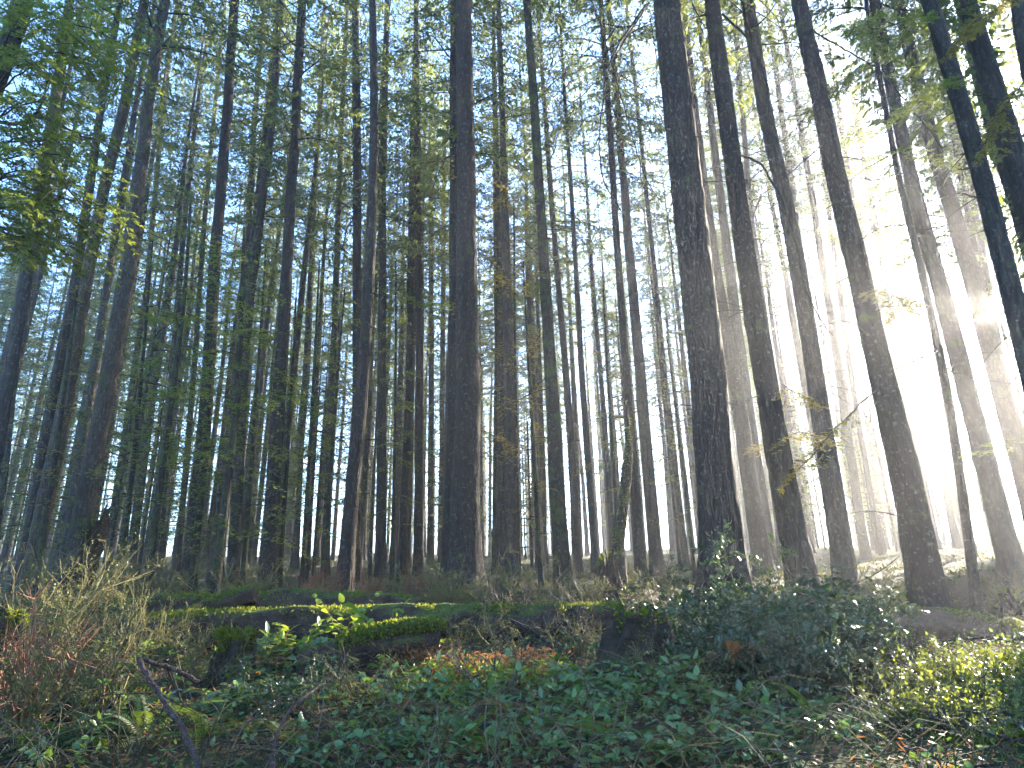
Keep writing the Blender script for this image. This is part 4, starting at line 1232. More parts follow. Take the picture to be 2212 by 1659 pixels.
def stump(px, py, Y, r, h, label, mat, seed, jag=.35, lean=(0, 0), name='tree_stump', taper=.75, moss=900):
    p = at(px, py, Y); x, y = p[0], p[1]
    g = gz(x, y)
    rng = np.random.default_rng(seed)
    ns, nz = 40, 26
    a = np.linspace(0, 2 * math.pi, ns, endpoint=False)
    top = h * (1 + jag * vnoise(np.stack([np.cos(a) * 1.8, np.sin(a) * 1.8, a * 0 + seed], -1)) + .5 * jag * vnoise(np.stack([np.cos(a) * 6, np.sin(a) * 6, a * 0 + seed], -1)))
    s = np.linspace(0, 1, nz)[:, None]
    z = -.2 + (top[None, :] + .2) * s
    rr = r * (1 + .6 * np.exp(-np.maximum(z, 0) / .15) * .6 - (1 - taper) * np.clip(z / h, 0, 1))
    A = np.repeat(a[None], nz, 0)
    rr = rr + .055 * fbm(np.stack([np.cos(A) * rr * 12, np.sin(A) * rr * 12, z * 3], -1) + seed, 3) + .05 * vnoise(np.stack([np.cos(A) * 2, np.sin(A) * 2, z * 4], -1) + seed)
    V = np.stack([np.cos(A) * rr + lean[0] * z, np.sin(A) * rr + lean[1] * z, z], -1)
    m = MB()
    i = np.arange(nz - 1)[:, None] * ns; j = np.arange(ns)[None, :]
    q = np.stack([i + j, i + (j + 1) % ns, i + ns + (j + 1) % ns, i + ns + j], -1).reshape(-1, 4)
    c2 = V[-1] * np.array([.6, .6, .9]) + np.array([lean[0], lean[1], 0]) * h * .35
    c3 = np.array([[lean[0] * h, lean[1] * h, h * .72]])
    k1 = np.arange(ns) + (nz - 1) * ns; k2 = np.arange(ns) + nz * ns
    m.add(np.concatenate([V.reshape(-1, 3), c2, c3]), np.concatenate([q, np.stack([k1, np.roll(k1, -1), np.roll(k2, -1), k2], -1)]), np.stack([k2, np.roll(k2, -1), np.full(ns, nz * ns + ns)], -1))
    root = thing(name, label, 'stump', (x, y, g))
    part(m.build('stump_wood', MAT[mat], root), root)
    n = moss
    aa = rng.uniform(0, 6.28, n); zz = h * rng.uniform(.4, 1.1, n)
    ta = np.interp(aa, np.append(a, 2 * math.pi), np.append(top, top[0]))
    zz = np.minimum(zz, ta)
    d = np.stack([np.cos(aa), np.sin(aa), 0 * aa], -1)
    Pm = d * (r * taper * rng.uniform(.3, 1.12, (n, 1))) + np.array([lean[0], lean[1], 0]) * zz[:, None]
    Pm[:, 2] = np.where(np.hypot(Pm[:, 0], Pm[:, 1]) < r * .7, ta * .93, zz)
    D = nrm(d * .6 + np.array([0, 0, .5]) + rng.normal(0, .5, (n, 3)))
    mm = MB(); mm.cards(Pm, D, nrm(np.cross(D, rng.normal(0, 1, (n, 3)))), rng.uniform(.02, .05, n), .009)
    part(mm.build('moss', MAT['moss'], root, kind='stuff'), root)
    return root


stump(1385, 1470, 6.0, .24, .42, 'broad dark rotten stump with a mossy top beneath the holly', 'rot', 11, .3, (.08, 0), taper=.8, moss=2200)
stump(1310, 1262, 12.4, .26, .78, 'jagged upright stump standing beside the curved mossy trunk', 'rot', 12, .4, (.05, 0), taper=.5)
stump(152, 1290, 11.8, .27, 1.55, 'tall broken brown snag leaning on the stout pale sided trunk', 'rot', 13, .3, (.14, 0), taper=.6, name='broken_snag')
stump(475, 1470, 5.6, .13, .40, 'leaning mossy stump arching over at left of the sunny moss log', 'rot', 14, .2, (.28, 0), taper=.85, moss=2200)
stump(1095, 1300, 12.6, .30, .42, 'low dark root stump behind brush right of the thick centre tree', 'rot', 15, .3)
stump(2205, 1385, 11.0, .10, .42, 'small dark snag at the right edge behind the brown log', 'rot', 16, .4, name='broken_snag')
stump(20, 1440, 5.2, .10, .55, 'dark leaning snag among the left edge twigs', 'rot', 17, .3, (-.1, 0), name='broken_snag')

# the curved mossy trunk
pts = [(1350, 868, 5), (1356, 930, 13), (1359, 985, 20), (1350, 1060, 24), (1338, 1130, 26), (1336, 1180, 24), (1342, 1240, 26)]
Yc = 13.6
P = np.array([at(x, y, Yc) for x, y, w in pts])[::-1]
R = np.array([.5 * w * Yc / FPX for *_, w in pts])[::-1]
g = gz(P[0, 0], P[0, 1]); P[0, 2] = min(P[0, 2], g - .2)
rng = np.random.default_rng(5)
m, C, r0, u, v = log_shape(P, R, 4.4, 26, .06, .02)
root = thing('dead_tree', 'short curved mossy trunk beside the jagged stump', 'tree', (P[0, 0], P[0, 1], g))
b0 = np.array([P[0, 0], P[0, 1], g])
m.build('trunk', MAT['bark_moss'], root, b0)
moss_on(C, r0, u, v, rng, 1600, -.4, 1.6, parent=root, base=b0)

# fallen branches
def fallen(pp, r0, r1, label, mat='stick', name='fallen_branch', twigs=4, seed=1):
    P = np.array([at(*p) for p in pp])
    s0 = np.concatenate([[0], np.cumsum(np.linalg.norm(np.diff(P, axis=0), axis=1))])
    n = max(12, int(s0[-1] / .05)); s = np.linspace(0, s0[-1], n)
    Q = np.stack([np.interp(s, s0, P[:, k]) for k in range(3)], -1)
    r = np.random.default_rng(seed)
    for _ in range(6):
        Q[1:-1] = .25 * Q[:-2] + .5 * Q[1:-1] + .25 * Q[2:]
    Q[1:-1] += r.normal(0, .003, (n - 2, 3))
    root = thing(name, label, 'branch', Q[n // 2])
    m = MB(); m.tube(Q, np.linspace(r0, r1, n) * (1 + .12 * r.normal(0, 1, n)), 10)
    part(m.build('stem', MAT[mat], root, Q[n // 2]), root)
    for k in range(twigs):
        i = r.integers(n // 5, n - 2); d = nrm(nrm(Q[i + 1] - Q[i]) + r.normal(0, .8, 3)); l = r.uniform(.1, .45); w = np.linspace(0, 1, 6)
        t = MB(); t.tube(Q[i] + d * (l * w)[:, None] + r.normal(0, .04, 3) * (w ** 2)[:, None], np.linspace(r1 * .5, .0012, 6), 4)
        part(t.build('twig', MAT['twig'], root, Q[n // 2]), root)


fallen([(300, 1424, 3.9), (335, 1490, 3.6), (372, 1540, 3.35), (405, 1585, 3.15), (425, 1640, 2.95), (440, 1700, 2.75)], .0140, .011, 'long reddish branch slanting down to the bottom edge at left', twigs=7, seed=3)
fallen([(305, 1426, 3.95), (350, 1436, 4.0), (395, 1452, 4.1), (432, 1476, 4.1)], .012, .014, 'short snapped grey branch crossing above the long reddish one', twigs=3, seed=4)
fallen([(715, 1465, 4.5), (670, 1495, 4.0), (628, 1530, 3.6), (600, 1580, 3.3), (588, 1640, 3.0), (584, 1720, 2.75)], .006, .011, 'curved pale branch rising from the bottom edge to the moss hummock', twigs=4, seed=5)
fallen([(1085, 1335, 7.4), (1130, 1350, 7.3), (1165, 1368, 7.2), (1190, 1400, 7.1)], .020, .014, 'dark bent branch lying across the long moss topped log', 'twig', twigs=2, seed=6)
fallen([(1765, 1345, 9.6), (1800, 1320, 9.4), (1818, 1318, 9.4)], .022, .020, 'short dark broken stick poking up by the second heavy trunk', 'twig', twigs=0, seed=7)
fallen([(1560, 1475, 5.2), (1620, 1462, 5.2), (1700, 1450, 5.4)], .006, .004, 'thin pale stick lying over the dead fern below the holly', twigs=1, seed=8)
fallen([(855, 1310, 11.5), (862, 1220, 11.6), (868, 1140, 11.7)], .035, .02, 'thin mossy dead pole standing behind the logs left of the brush', 'bark_moss', 'dead_pole', twigs=1, seed=9)
fallen([(1760, 1265, 10.2), (1820, 1285, 10.0), (1880, 1283, 9.8), (1960, 1262, 9.6)], .018, .005, 'bare low bough reaching right from the second heavy trunk', 'twig', 'fallen_branch', twigs=12, seed=10)
fallen([(1762, 1268, 10.1), (1830, 1270, 9.9), (1900, 1235, 9.8), (1945, 1200, 9.6)], .014, .004, 'bare forked bough curving up right of the second heavy trunk', 'twig', 'fallen_branch', twigs=14, seed=11)

# ------------------------------------------------------------------ undergrowth
def leaf_mesh(name, mat, L, W, fold=.22, curl=.25):
    m = MB()
    u = np.array([0, .12, .3, .5, .7, .88, 1.0]); wd = np.array([.05, .62, .95, 1.0, .8, .42, .02])
    V, F = [], []
    for i, (a, b) in enumerate(zip(u, wd)):
        for j in (-1, -.5, 0, .5, 1):
            V.append((j * b * W, a * L, abs(j) * b * W * fold - curl * L * a ** 2 * .5))
    for i in range(len(u) - 1):
        for j in range(4):
            k = i * 5 + j
            F.append((k, k + 1, k + 6, k + 5))
    m.add(V, F)
    return m.mesh(name, mat)


SAL = {k: [leaf_mesh('leaf', MAT[mt], .074 * f, .022 * f2, .25, c) for f, f2, c in ((1, 1, .25), (.85, .95, .4), (1.1, 1.12, .1))] for k, mt in (('salal', 'salal'), ('young', 'salal_young'))}


def place_leaf(parent, me, p, d, nrmv, s):
    d = nrm(d); x = nrm(np.cross(d, nrmv)); z = np.cross(x, d)
    o = bpy.data.objects.new('leaf', me)
    COL.objects.link(o); o.parent = parent
    o.matrix_local = Matrix(((x[0] * s, d[0] * s, z[0] * s, p[0]), (x[1] * s, d[1] * s, z[1] * s, p[1]), (x[2] * s, d[2] * s, z[2] * s, p[2]), (0, 0, 0, 1)))
    part(o, parent)
    return o


def salal_shrub(seed, lib, nstem, nleaf, hgt, label, loc, group=None, stemmat='red_twig', spread=.3, lsz=1.0):
    r = np.random.default_rng(seed)
    root = thing('salal_shrub', label, 'shrub', loc, 0, group)
    for k in range(nstem):
        a = k * 2.4 + r.normal(0, .4)
        o = np.array([math.cos(a), math.sin(a), 0])
        h = hgt * r.uniform(.55, 1.1); sp_ = spread * r.uniform(.5, 1.3)
        w = np.linspace(0, 1, 8)
        P = o * .03 + o * (sp_ * w ** 1.4)[:, None] + np.array([0, 0, 1]) * (h * (w - .25 * w ** 3))[:, None] - np.array([0, 0, .04])
        P[1:] += r.normal(0, .01, (7, 3)).cumsum(0)
        m = MB(); m.tube(P, np.linspace(.0035, .0014, 8), 4)
        st = part(m.build('stem', MAT[stemmat], root), root)
        for i in range(nleaf):
            f = .22 + .78 * (i + .5) / nleaf
            p = np.array([np.interp(f, w, P[:, q]) for q in range(3)])
            t = nrm(P[-1] - P[3])
            sd = np.cross(t, [0, 0, 1]); sd = nrm(sd) * (1 if i % 2 else -1)
            d = nrm(t * .45 + sd * .8 + r.normal(0, .3, 3) + np.array([0, 0, r.uniform(-.35, .15)]))
            place_leaf(st, lib[r.integers(0, 3)], p, d, nrm(np.array([0, 0, 1]) + r.normal(0, .35, 3)), lsz * r.uniform(.75, 1.15))
    return root


def gpos(px, Y, dz=0.0):
    d = ray(px, 1350); x = d[0] / d[1] * Y
    return (x, Y, gz(x, Y) + dz)


# the sunlit clump before the logs
for i, (px, Y, dz, ns_, h, lab) in enumerate([(640, 6.5, .02, 9, .44, 'salal clump with bright leaves left of the yellow leaved sprig'), (700, 6.3, .0, 10, .42, 'fullest green salal clump on the near side of the long moss topped log'),
                                          (740, 6.9, .12, 6, .62, 'tall salal sprig with glowing yellow leaves above the logs'), (805, 6.9, .1, 5, .60, 'slender salal sprig with round glowing leaves at the right end of the clump'),
                                          (600, 6.2, .0, 9, .38, 'low salal clump beside the arching stump'), (885, 6.3, .15, 4, .26, 'small salal tuft growing on the moss hummock log')]):
    salal_shrub(2000 + i, SAL['young'] if i in (2, 3) else (SAL['salal'] if i in (4,) else SAL['young']), ns_, 8, h, lab, gpos(px, Y, dz), 'sunlit salal by the logs', lsz=1.35)
for i, (px, Y, h, lab) in enumerate([(560, 6.6, .34, 'green salal clump left of the arching stump'), (655, 6.0, .34, 'leafy salal clump spilling in front of the moss hummock'), (760, 6.35, .42, 'tall salal clump right behind the moss hummock'), (820, 7.4, .34, 'salal clump between the two long logs'),
                                 (430, 6.0, .36, 'salal clump above the short snapped branch'), (270, 6.3, .36, 'salal clump with a pale leaf left of the long reddish branch'), (350, 6.9, .34, 'salal clump before the left end of the longest log'), (1000, 5.9, .28, 'low sunlit salal in the clearing, nearest the hummock'),
                                 (1060, 5.6, .28, 'brightest low salal in the middle of the clearing'), (1115, 5.5, .26, 'low salal at the shaded right end of the clearing'), (1230, 7.6, .3, 'salal clump before the long log left of the broad stump'), (1320, 7.3, .3, 'salal clump leaning on the broad dark stump'), (520, 5.0, .3, 'salal by the shaded foot of the arching stump')]):
    salal_shrub(2300 + i, SAL['young' if i % 3 == 0 or i in (7, 8) else 'salal'], 6, 8, h, lab, gpos(px, Y), 'salal by the logs and clearing')
# shady carpet in front
protos = [salal_shrub(2100 + k, SAL['salal'], 7, 8, [.30, .36, .26][k], ['low salal shrub with dull green leaves left of the bottom centre', 'upright salal shrub under the sunny leaf litter', 'small salal shrub at the bottom centre edge'][k],
                      gpos([905, 985, 1050][k], [4.6, 5.2, 3.9][k]), 'shaded salal carpet', spread=.26) for k in range(3)]
r = np.random.default_rng(9)
car = [(1010, 4.7), (1160, 5.2), (1280, 5.3), (1400, 4.6), (920, 5.0), (860, 5.1), (1180, 4.4), (1250, 4.8), (1310, 5.0), (1370, 4.7), (1440, 4.3), (1200, 5.5), (1260, 5.9), (1340, 5.4), (1490, 4.7), (1560, 4.2), (1120, 3.9), (1210, 3.7), (1300, 3.9), (1390, 3.7), (1480, 3.7), (1150, 4.9),
       (830, 4.3), (760, 4.6), (940, 3.8), (870, 3.7), (1100, 5.7), (1030, 5.0), (700, 5.0), (1570, 3.8), (1640, 4.1), (1420, 5.0), (1290, 4.4), (1350, 4.2), (1230, 4.15), (560, 5.1), (1080, 4.4), (520, 5.6), (1000, 3.5), (1120, 3.45), (1260, 3.4), (1380, 3.4), (1500, 3.4), (1620, 3.5), (1720, 3.7), (700, 3.6), (800, 3.5), (400, 4.6), (300, 4.9), (250, 4.2), (470, 4.9), (1550, 4.6), (1450, 5.3), (1800, 4.0), (200, 3.6)]
for i, (px, Y) in enumerate(car):
    copy_tree(protos[i % 3], gpos(px + r.normal(0, 8), Y + r.normal(0, .08)), r.uniform(0, 6.28), 'salal shrub of the shaded carpet filling the bottom centre' if px > 1000 else 'salal shrub of the shaded patch between the sticks and the bottom centre',
              'shaded salal carpet' if px > 1000 else 'shaded salal near the sticks', r.uniform(.8, 1.15) * (.78 if Y < 4.2 else 1.0))


def leafy_bush(seed, kind, n, rx, h, stems, L, W, stem_mat='grey_twig'):
    """a rounded shrub: woody stems and many leaves on twigs"""
    r = np.random.default_rng(seed)
    fo = MB(); sts = []
    P, R = [], []
    tips = []
    for k in range(stems):
        a = r.uniform(0, 6.28); q = r.uniform(.1, 1) ** .6
        e = np.array([math.cos(a) * rx * q, math.sin(a) * rx * q, h * r.uniform(.3, 1.2) * (1 - .45 * q ** 2)])
        w = np.linspace(0, 1, 7)
        b = np.array([e[0], e[1], 0]) * (.25 * w + .75 * w ** 2)[:, None] + np.array([0, 0, e[2]]) * (w ** .85)[:, None] + r.normal(0, .012, (7, 3))
        P.append(b); R.append(np.linspace(.007, .002, 7))
        for t in range(7):
            i = r.integers(2, 7)
            d = nrm(r.normal(0, 1, 3) + np.array([0, 0, .35])); l = r.uniform(.1, .28)
            c = b[i] + d * (l * w)[:, None]
            P.append(c); R.append(np.linspace(.003, .0012, 7)); tips.append((b[i], d, l))
    tp = np.array([t[0] for t in tips]); td = np.array([t[1] for t in tips]); tl = np.array([t[2] for t in tips])
    i = r.integers(0, len(tips), n)
    f = r.uniform(.1, 1.05, n)
    B = tp[i] + td[i] * (tl[i] * f)[:, None] + r.normal(0, .012, (n, 3))
    D = nrm(td[i] * .5 + r.normal(0, .75, (n, 3)))
    up_ = np.array([0, 0, 1.0]) + r.normal(0, .55, (n, 3))
    S = nrm(np.cross(D, up_))
    Ls = L * r.uniform(.65, 1.25, n)
    (fo.holly if kind == 'holly' else fo.leaves)(B, D, S, Ls, Ls * (W / L) * r.uniform(.85, 1.15, n))
    st = MB(); st.tubes(np.array(P), np.array(R), 3)
    return fo, st


HOLLY = []
for k in range(4):
    fo, st = leafy_bush(3000 + k, 'holly', [1500, 1200, 1000, 700][k], [.75, .6, .5, .35][k], [1.05, .85, .75, 1.35][k], [16, 13, 11, 8][k], .048, .017)
    HOLLY.append((fo.mesh('foliage', MAT['holly']), st.mesh('stems', MAT['grey_twig'])))
BUSH = []
for k in range(3):
    fo, st = leafy_bush(3100 + k, 'ovate', [2100, 1600, 1100][k], [.7, .55, .45][k], [.55, .42, .32][k], [26, 22, 18][k], .036, .011)
    BUSH.append((fo.mesh('foliage', MAT['bush']), st.mesh('stems', MAT['grey_twig'])))


def put_bush(lib, name, label, cat, px, Y, s, rz, group=None, dz=-.03):
    root = thing(name, label, cat, gpos(px, Y, dz), rz, group, s)
    for nm, me in (('foliage', lib[0]), ('stem_wood', lib[1])):
        o = bpy.data.objects.new(nm, me); COL.objects.link(o); o.parent = root; o['kind'] = 'stuff'
        part(o, root)
    return root


r = np.random.default_rng(12)
for px, Y, k, s, lab in [(1590, 8.6, 3, 1.05, 'tall holly shoot climbing in front of the heaviest trunk foot'), (1640, 9.0, 3, .9, 'thin holly shoot in the gap between the two heaviest trunks'), (1530, 7.4, 0, .75, 'rounded holly bush before the foot of the heaviest trunk'),
                         (1640, 7.2, 0, .85, 'densest blue green holly bush between the two heaviest trunks'), (1440, 7.8, 1, .8, 'holly bush above the broad dark stump'), (1400, 9.4, 3, .62, 'spindly holly standing alone right of the jagged stump'),
                         (1740, 7.6, 1, 1.0, 'holly bush before the foot of the second heavy trunk'), (1560, 6.2, 1, .8, 'low holly bush right of the broad dark stump'), (1680, 6.1, 0, .72, 'wide low holly bush in the shade in front of the thicket'),
                         (1790, 6.4, 1, .85, 'holly bush sloping down towards the brown log'), (1850, 6.8, 2, .9, 'small holly bush at the near end of the brown log'), (1720, 5.2, 1, .75, 'low holly bush near the bottom, right of the dead fern'),
                         (1820, 5.3, 2, .9, 'small dark holly just left of the sunlit bush'), (1470, 6.7, 2, .9, 'small holly touching the broad dark stump'), (1340, 8.6, 2, .8, 'small holly left of the thicket behind the long log'),
                         (1600, 5.2, 2, .8, 'small holly above the bottom salal carpet'), (660, 4.2, 2, .5, 'small dark holly beside the curved pale branch'), (560, 4.4, 2, .45, 'small dark holly between the two slanting branches'), (1730, 8.9, 3, .7, 'holly shoot touching the second heavy trunk'), (1600, 9.3, 3, 1.25, 'tallest holly shoot, dark against the heaviest trunk'), (1555, 9.6, 3, 1.1, 'holly shoot at the left side of the heaviest trunk'), (1690, 9.4, 3, 1.15, 'leggy holly shoot between the two heaviest trunks, nearer the second'), (1465, 9.0, 3, .8, 'leggy holly shoot left of the heaviest trunk'), (1770, 8.2, 3, .7, 'holly shoot at the right side of the second heavy trunk'),
                         (1500, 5.6, 1, .7, 'low holly right of the broad dark stump base'), (1650, 5.5, 1, .75, 'dark holly in the lower middle of the thicket'), (1760, 5.7, 0, .65, 'dark holly in the lower right of the thicket'), (1840, 5.9, 1, .7, 'dull holly on the slope below the brown log'),
                         (1870, 5.2, 2, .85, 'dull holly on the slope left of the tallest sparkling bush'), (1770, 4.7, 2, .85, 'small dull holly near the bottom left of the sunlit bushes'), (1690, 4.5, 2, .8, 'small dull holly by the bottom edge thicket'), (1600, 6.7, 0, .8, 'holly in the very middle of the thicket')]:
    put_bush(HOLLY[k], 'holly_bush', lab, 'shrub', px, Y, s, r.uniform(0, 6.28), 'holly bushes')
for px, Y, k, s, lab in [(2060, 5.3, 0, .55, 'tallest sparkling sunlit bush below the brown log'), (2170, 5.0, 0, .52, 'sunlit glossy bush at the right edge'), (2040, 4.6, 1, .72, 'low glossy bush in front of the tallest sparkling one'), (2160, 4.3, 1, .68, 'glossy bush above the bottom right corner log'),
                         (1960, 4.6, 2, .8, 'small sunlit bush at the left end of the sparkling bushes'), (1905, 4.1, 2, .7, 'tiny bush above the low mossy log at the bottom'), (2010, 3.95, 2, .75, 'small bush just left of the bottom right corner log'), (2250, 5.6, 0, .5, 'bush beyond the right edge bush below the brown log'),
                         (2110, 4.75, 1, .75, 'glossy bush in the middle of the sparkling bushes'), (2215, 4.55, 1, .75, 'glossy bush cut by the right edge above the corner log'), (2075, 4.15, 2, .8, 'lowest glossy bush left of the corner log')]:
    put_bush(BUSH[k], 'glossy_bush', lab, 'shrub', px, Y, s, r.uniform(0, 6.28), 'sunlit glossy bushes')


def twig_shrub(seed, h, nst, mat, leafmat=None, nl=500, spread=.5, fine=3, th=1.0):
    r = np.random.default_rng(seed)
    P, R, tips = [], [], []
    w = np.linspace(0, 1, 5)

    def grow(p, d, l, rad_, lev):
        c = p + d * (l * w)[:, None] + r.normal(0, .05, 3) * l * (w ** 2)[:, None] + np.array([0, 0, .08]) * l * (w ** 2)[:, None]
        P.append(c); R.append(np.linspace(rad_, rad_ * .55, 5))
        if lev == 0:
            tips.append((c[0], c[-1])); return
        for k in range(r.integers(3, 6)):
            i = r.integers(1, 5)
            grow(c[i], nrm(d + r.normal(0, .62, 3)), l * r.uniform(.4, .7), rad_ * .55, lev - 1)
    for k in range(nst):
        a = r.uniform(0, 6.28)
        grow(np.array([math.cos(a) * .08, math.sin(a) * .08, -.05]), nrm(np.array([math.cos(a) * spread, math.sin(a) * spread, 1])), h * r.uniform(.4, .62), .0085 * th, fine)
    st = MB(); st.tubes(np.array(P), np.array(R), 3)
    fo = None
    if leafmat:
        fo = MB()
        t0 = np.array([t[0] for t in tips]); t1 = np.array([t[1] for t in tips])
        i = r.integers(0, len(tips), nl); f = r.uniform(0, 1, (nl, 1))
        B = t0[i] * (1 - f) + t1[i] * f
        D = nrm(t1[i] - t0[i] + r.normal(0, .12, (nl, 3)))
        D = nrm(D + r.normal(0, .6, (nl, 3)))
        fo.cards(B, D, nrm(np.cross(D, np.array([0, 0, 1.0]) + r.normal(0, .5, (nl, 3)))), r.uniform(.012, .026, nl), .0055)
        fo = fo.mesh('foliage', MAT[leafmat])
    return fo, st.mesh('twigs', MAT[mat])


TW = {'huck': [twig_shrub(4000 + k, [1.15, .95, .8][k], [6, 6, 7][k], 'green_twig', 'huckle', 1500, .55) for k in range(3)],
      'huckfar': [twig_shrub(4050 + k, [1.25, 1.0, .85][k], [8, 8, 9][k], 'green_twig', 'huckle', 1500, .6, 3, 1.5) for k in range(3)],
      'red': [twig_shrub(4100 + k, 1.0, 9, 'red_twig', None, 0, .45, 3, 1.5) for k in range(2)],
      'bare': [twig_shrub(4200 + k, 1.1, 6, 'grey_twig', 'huckle', 200, .6, 3, 1.4) for k in range(2)]}


def put_twigs(kind, k, label, px, Y, s, rz, name, group):
    fo, st = TW[kind][k % len(TW[kind])]
    root = thing(name, label, 'shrub', gpos(px, Y, -.02), rz, group, s)
    o = bpy.data.objects.new('twig', st); COL.objects.link(o); o.parent = root; o['kind'] = 'stuff'
    if fo:
        o = bpy.data.objects.new('foliage', fo); COL.objects.link(o); o.parent = root; o['kind'] = 'stuff'


r = np.random.default_rng(15)
for px, Y, k, s, lab in [(35, 5.4, 0, 1.20, 'huckleberry bush with yellow green twigs at the left edge'), (110, 6.2, 1, 1.20, 'sunlit huckleberry bush in front of the tall broken snag'), (60, 4.5, 2, 1.14, 'low tangle of huckleberry twigs at the lower left edge'), (170, 5.0, 2, 1.14, 'huckleberry tangle right of the left edge bush'),
                         (10, 7.4, 0, 1.20, 'huckleberry bush below the leaning pair at left'), (220, 6.0, 1, 0.96, 'thin huckleberry bush in front of the left end of the logs'), (330, 10.4, 0, 1.0, 'dim huckleberry bush behind the logs at left'), (430, 10.8, 1, 1.1, 'dim huckleberry bush behind the logs beside the dark sapling'),
                         (295, 6.6, 2, .9, 'huckleberry shoots rising from the top of the long reddish branch'), (625, 10.6, 1, .8, 'pale twiggy bush left of the moss edged trunk foot'), (100, 3.9, 1, .7, 'twiggy bush in the bottom left shade'), (1000, 10.5, 0, 1.05, 'brushy huckleberry in front of the thick centre tree'),
                         (1060, 11.2, 1, 1.1, 'tall brush right of the thick centre tree foot'), (950, 10.2, 2, 1.0, 'brush left of the thick centre tree foot'), (1340, 9.0, 2, .9, 'pale sunny tuft of twigs right of the jagged stump'), (1870, 11.5, 1, .9, 'sunlit twiggy bush left of the flared trunk'),
                         (1010, 7.2, 2, .75, 'sparse twigs before the long moss topped log'), (240, 4.4, 2, .8, 'small tangle of twigs below the left salal'), (470, 5.3, 2, .7, 'thin green twigs beside the arching stump'), (380, 5.6, 1, .7, 'thin green twigs behind the short snapped branch'), (950, 6.6, 2, .7, 'thin green twigs right of the moss hummock end'), (1150, 6.2, 2, .7, 'thin green twigs at the right of the clearing'), (1300, 6.3, 1, .6, 'thin green twigs left against the broad dark stump'), (800, 4.7, 2, .55, 'low green twigs in front of the moss hummock'), (1420, 5.2, 2, .55, 'low green twigs in front of the broad dark stump'), (1830, 4.6, 2, .5, 'low green twigs left of the sunlit bushes'),
                         (150, 9.6, 0, 1.0, 'dim brush at the foot of the stout pale sided trunk'), (250, 10.6, 1, 1.1, 'dim brush right of the stout pale sided trunk foot'), (520, 11.4, 0, 1.0, 'dim brush between the dark sapling and the straight dark trunk'), (700, 10.4, 2, 1.0, 'pale low brush before the moss edged trunk foot'),
                         (910, 11.0, 1, 1.1, 'tall dim brush at the foot of the two close dark trunks'), (1150, 11.6, 0, .9, 'low sunny brush left of the dark leaning trunk foot'), (1270, 11.0, 2, .9, 'low brush left of the jagged stump'), (1420, 12.0, 1, .9, 'sunny low brush right of the curved mossy trunk'), (1930, 12.5, 0, .8, 'low bright brush behind the flared trunk'), (2180, 13.0, 1, .9, 'low bright brush at the right edge behind the slim dark trunk')]:
    put_twigs('huckfar' if Y > 9 else 'huck', k, lab, px, Y, s, r.uniform(0, 6.28), 'huckleberry_bush', 'huckleberry bushes')
for px, Y, k, s, lab in [(685, 12.0, 0, .85, 'reddish bare shrub just left of the moss edged trunk foot'), (800, 12.2, 1, .8, 'reddish bare shrub just right of the moss edged trunk foot'), (845, 11.4, 0, .7, 'reddish bare shrub beside the thin mossy pole'), (90, 4.3, 1, .75, 'reddish bare twigs at the lower left'), (30, 4.9, 0, .6, 'short reddish twigs against the left edge'), (650, 11.6, 1, .9, 'reddish bare shrub right of the straight dark trunk foot'), (875, 12.4, 0, .9, 'reddish bare shrub before the two close dark trunks')]:
    put_twigs('red', k, lab, px, Y, s, r.uniform(0, 6.28), 'bare_shrub', 'reddish bare shrubs')
for px, Y, k, s, lab in [(1215, 6.6, 0, .75, 'bare dark shrub with spreading twigs left of the broad stump'), (1120, 9.6, 1, .9, 'bare shrub beside the low root stump'), (1470, 11.2, 0, 1.0, 'bare shrub in the beams left of the heaviest trunk'), (1680, 10.8, 1, 1.1, 'bare shrub between the two heaviest trunks'), (1800, 10.6, 0, 1.1, 'wide bare shrub left of the flared trunk'),
                         (1060, 4.9, 1, .6, 'small bare shrub in front of the sunny leaf litter'), (880, 10.5, 0, .8, 'bare shrub behind the right end of the far log'), (1960, 5.0, 1, .4, 'bare sprig above the sunlit bushes'), (1250, 10.8, 1, .8, 'bare shrub at the foot of the dark leaning trunk')]:
    put_twigs('bare', k, lab, px, Y, s, r.uniform(0, 6.28), 'bare_shrub', 'bare dark shrubs')


def frond_mesh(name, mat, L, W, droop, np_=26):
    m = MB()
    s = np.linspace(0, 1, 10)
    C = np.stack([0 * s, L * s * (1 - .15 * s), L * (.55 * s - droop * s ** 2)], -1)
    m.tube(C, np.linspace(.003, .001, 10), 3)
    f = np.linspace(.1, 1, np_)
    B = np.stack([np.interp(f, s, C[:, k]) for k in range(3)], -1)
    wl = W * np.sin(np.pi * (f * .9 + .08)) ** .7
    for sg in (1, -1):
        D = nrm(np.stack([np.full(np_, sg * 1.0), np.full(np_, .35), np.full(np_, -.15)], -1))
        S = np.stack([0 * f, 0 * f + 1, 0 * f + .3], -1)
        m.cards(B, D, nrm(S), wl, L * .30 / np_)
    return m.mesh(name, mat)


FR = {'fern': [frond_mesh('frond', MAT['fern'], .55, .075, .55), frond_mesh('frond', MAT['fern'], .45, .065, .8)],
      'dead': [frond_mesh('frond', MAT['dead'], .42, .055, 1.1, 30), frond_mesh('frond', MAT['dead'], .30, .05, 1.5, 26)]}


def fern(kind, label, px, Y, s, n, seed, group, dz=0.0):
    r = np.random.default_rng(seed)
    root = thing('sword_fern' if kind == 'fern' else 'dead_fern', label, 'fern', gpos(px, Y, dz), r.uniform(0, 6.28), group, s)
    for k in range(n):
        o = bpy.data.objects.new('frond', FR[kind][int(r.integers(0, 2))])
        COL.objects.link(o); o.parent = root
        o.rotation_euler = (r.normal(.1, .3), r.normal(0, .25), k * 2.4 + r.normal(0, .3))
        q = r.uniform(.75, 1.15); o.scale = (q, q, q)


